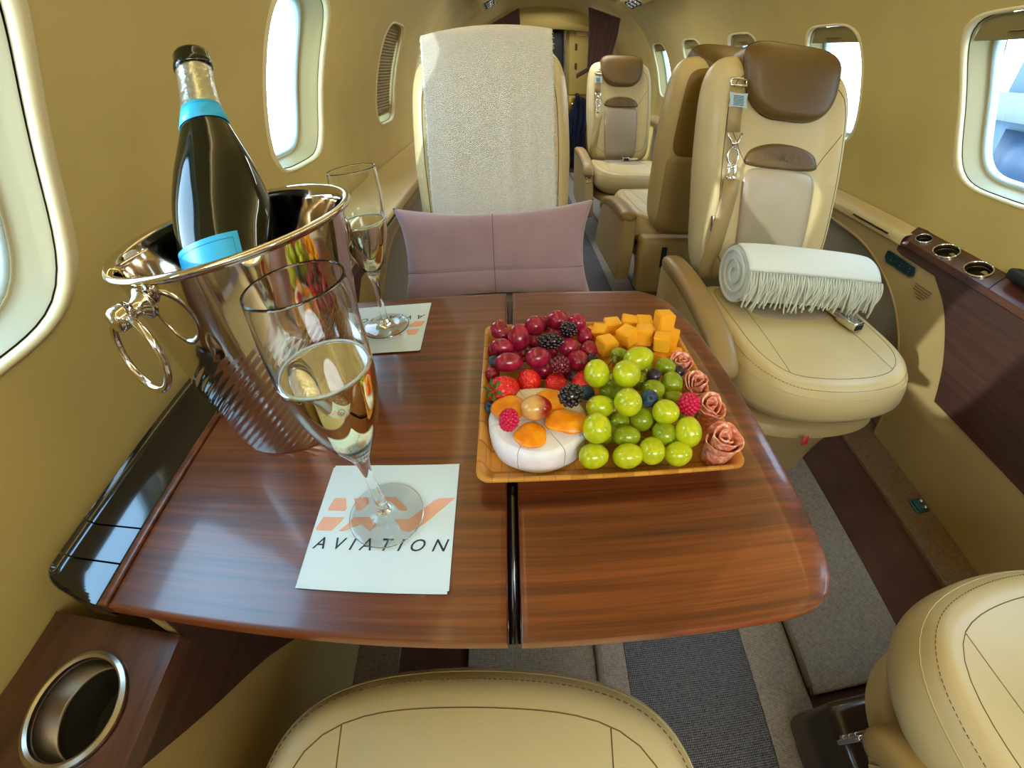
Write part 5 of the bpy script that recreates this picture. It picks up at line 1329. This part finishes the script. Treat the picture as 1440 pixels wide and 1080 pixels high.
# ------------------------------------------------------------ light
w = bpy.data.worlds.new('World'); scene.world = w; w.use_nodes = True
nt = w.node_tree; bg = nt.nodes['Background']
tc = nt.nodes.new('ShaderNodeTexCoord'); sp = nt.nodes.new('ShaderNodeSeparateXYZ'); r = nt.nodes.new('ShaderNodeValToRGB')
nt.links.new(tc.outputs['Generated'], sp.inputs[0]); nt.links.new(sp.outputs[2], r.inputs[0])
e0 = r.color_ramp.elements; e0[0].position = 0; e0[0].color = (.80, .92, 1, 1); e0[1].position = .8; e0[1].color = (.45, .72, 1, 1)
nt.links.new(r.outputs[0], bg.inputs[0]); bg.inputs[1].default_value = 9.0
def sun(az, el, s):
    l = bpy.data.lights.new('sun', 'SUN'); l.energy = s; l.angle = math.radians(.6); l.color = (1, .95, .86)
    o = bpy.data.objects.new('sun', l); COL.objects.link(o)
    d = Vector((math.cos(el)*math.cos(az), math.cos(el)*math.sin(az), -math.sin(el))); o.rotation_mode = 'QUATERNION'
    o.rotation_quaternion = Vector((0, 0, -1)).rotation_difference(d); return o
sun(math.radians(33), math.radians(15.5), 2.6)
def area(name, loc, sx, sy, e, col, rot=(0, 0, 0)):
    l = bpy.data.lights.new(name, 'AREA'); l.shape = 'RECTANGLE'; l.size = sx; l.size_y = sy; l.energy = e; l.color = col
    o = bpy.data.objects.new(name, l); COL.objects.link(o); o.location = loc; o.rotation_euler = rot; return o
# added cove fill, no real fixture: two long areas lighting up the headliner
for side in (-1, 1):
    x, _, z = wall_pt(side, 0, s_of(1.27), -.05)
    area('cove_lamp', (x, .25, z), .04, 3.0, 7, (1, .97, .93), (0, PI+math.radians(-side*40), 0))
area('ceiling_lamp', (CX, -.95, 1.36), .8, .6, 16, (.93, .97, 1), (math.radians(28), 0, 0))  # added fill behind the camera, lights food and seats from the front
area('cabin_lamp', (CX, 2.66, 1.31), .7, .42, 7, (1, .97, .92), (0, 0, 0))  # added fill that brightens the far seats, kept out of frame
area('entry_lamp', (CX, 3.95, 1.37), .4, .4, 3, (1, .95, .85), (0, 0, 0))  # added fill that lifts the dark far end by the bulkhead

# ------------------------------------------------------------ camera: wide curved-field lens
cd = bpy.data.cameras.new('camera'); cam = bpy.data.objects.new('camera', cd); COL.objects.link(cam)
cd.type = 'PANO'; cd.sensor_fit = 'HORIZONTAL'; cd.sensor_width = 36; cd.clip_start = .01; cd.clip_end = 500
cy = cd.cycles if hasattr(cd, 'cycles') and hasattr(cd.cycles, 'panorama_type') else cd
cy.panorama_type = 'FISHEYE_LENS_POLYNOMIAL'; cy.fisheye_fov = math.radians(175)
fmm = 587.797*36/1440
cy.fisheye_polynomial_k0 = 0; cy.fisheye_polynomial_k1 = -1/fmm; cy.fisheye_polynomial_k2 = 0
cy.fisheye_polynomial_k3 = .094814/fmm**3; cy.fisheye_polynomial_k4 = 0
p_, y_, r_ = -.704736, .018348, .047030
Rr = Matrix(((math.cos(r_), 0, math.sin(r_)), (0, 1, 0), (-math.sin(r_), 0, math.cos(r_))))
Rp = Matrix(((1, 0, 0), (0, math.cos(p_), -math.sin(p_)), (0, math.sin(p_), math.cos(p_))))
Ry = Matrix(((math.cos(y_), -math.sin(y_), 0), (math.sin(y_), math.cos(y_), 0), (0, 0, 1)))
R = Ry @ Rp @ Rr     # columns: right, forward, up
right, fwd, upv = R.col[0], R.col[1], R.col[2]
cam.matrix_world = Matrix(((right.x, upv.x, -fwd.x, 0), (right.y, upv.y, -fwd.y, 0), (right.z, upv.z, -fwd.z, TT+.31674), (0, 0, 0, 1)))
scene.camera = cam
scene.view_settings.view_transform = 'Standard'; scene.view_settings.look = 'None'; scene.view_settings.gamma = 1
scene.view_settings.exposure = 0.33
scene.cycles.max_bounces = 10; scene.cycles.transparent_max_bounces = 12; scene.cycles.use_denoising = True
scene.cycles.caustics_reflective = False; scene.cycles.sample_clamp_indirect = 6
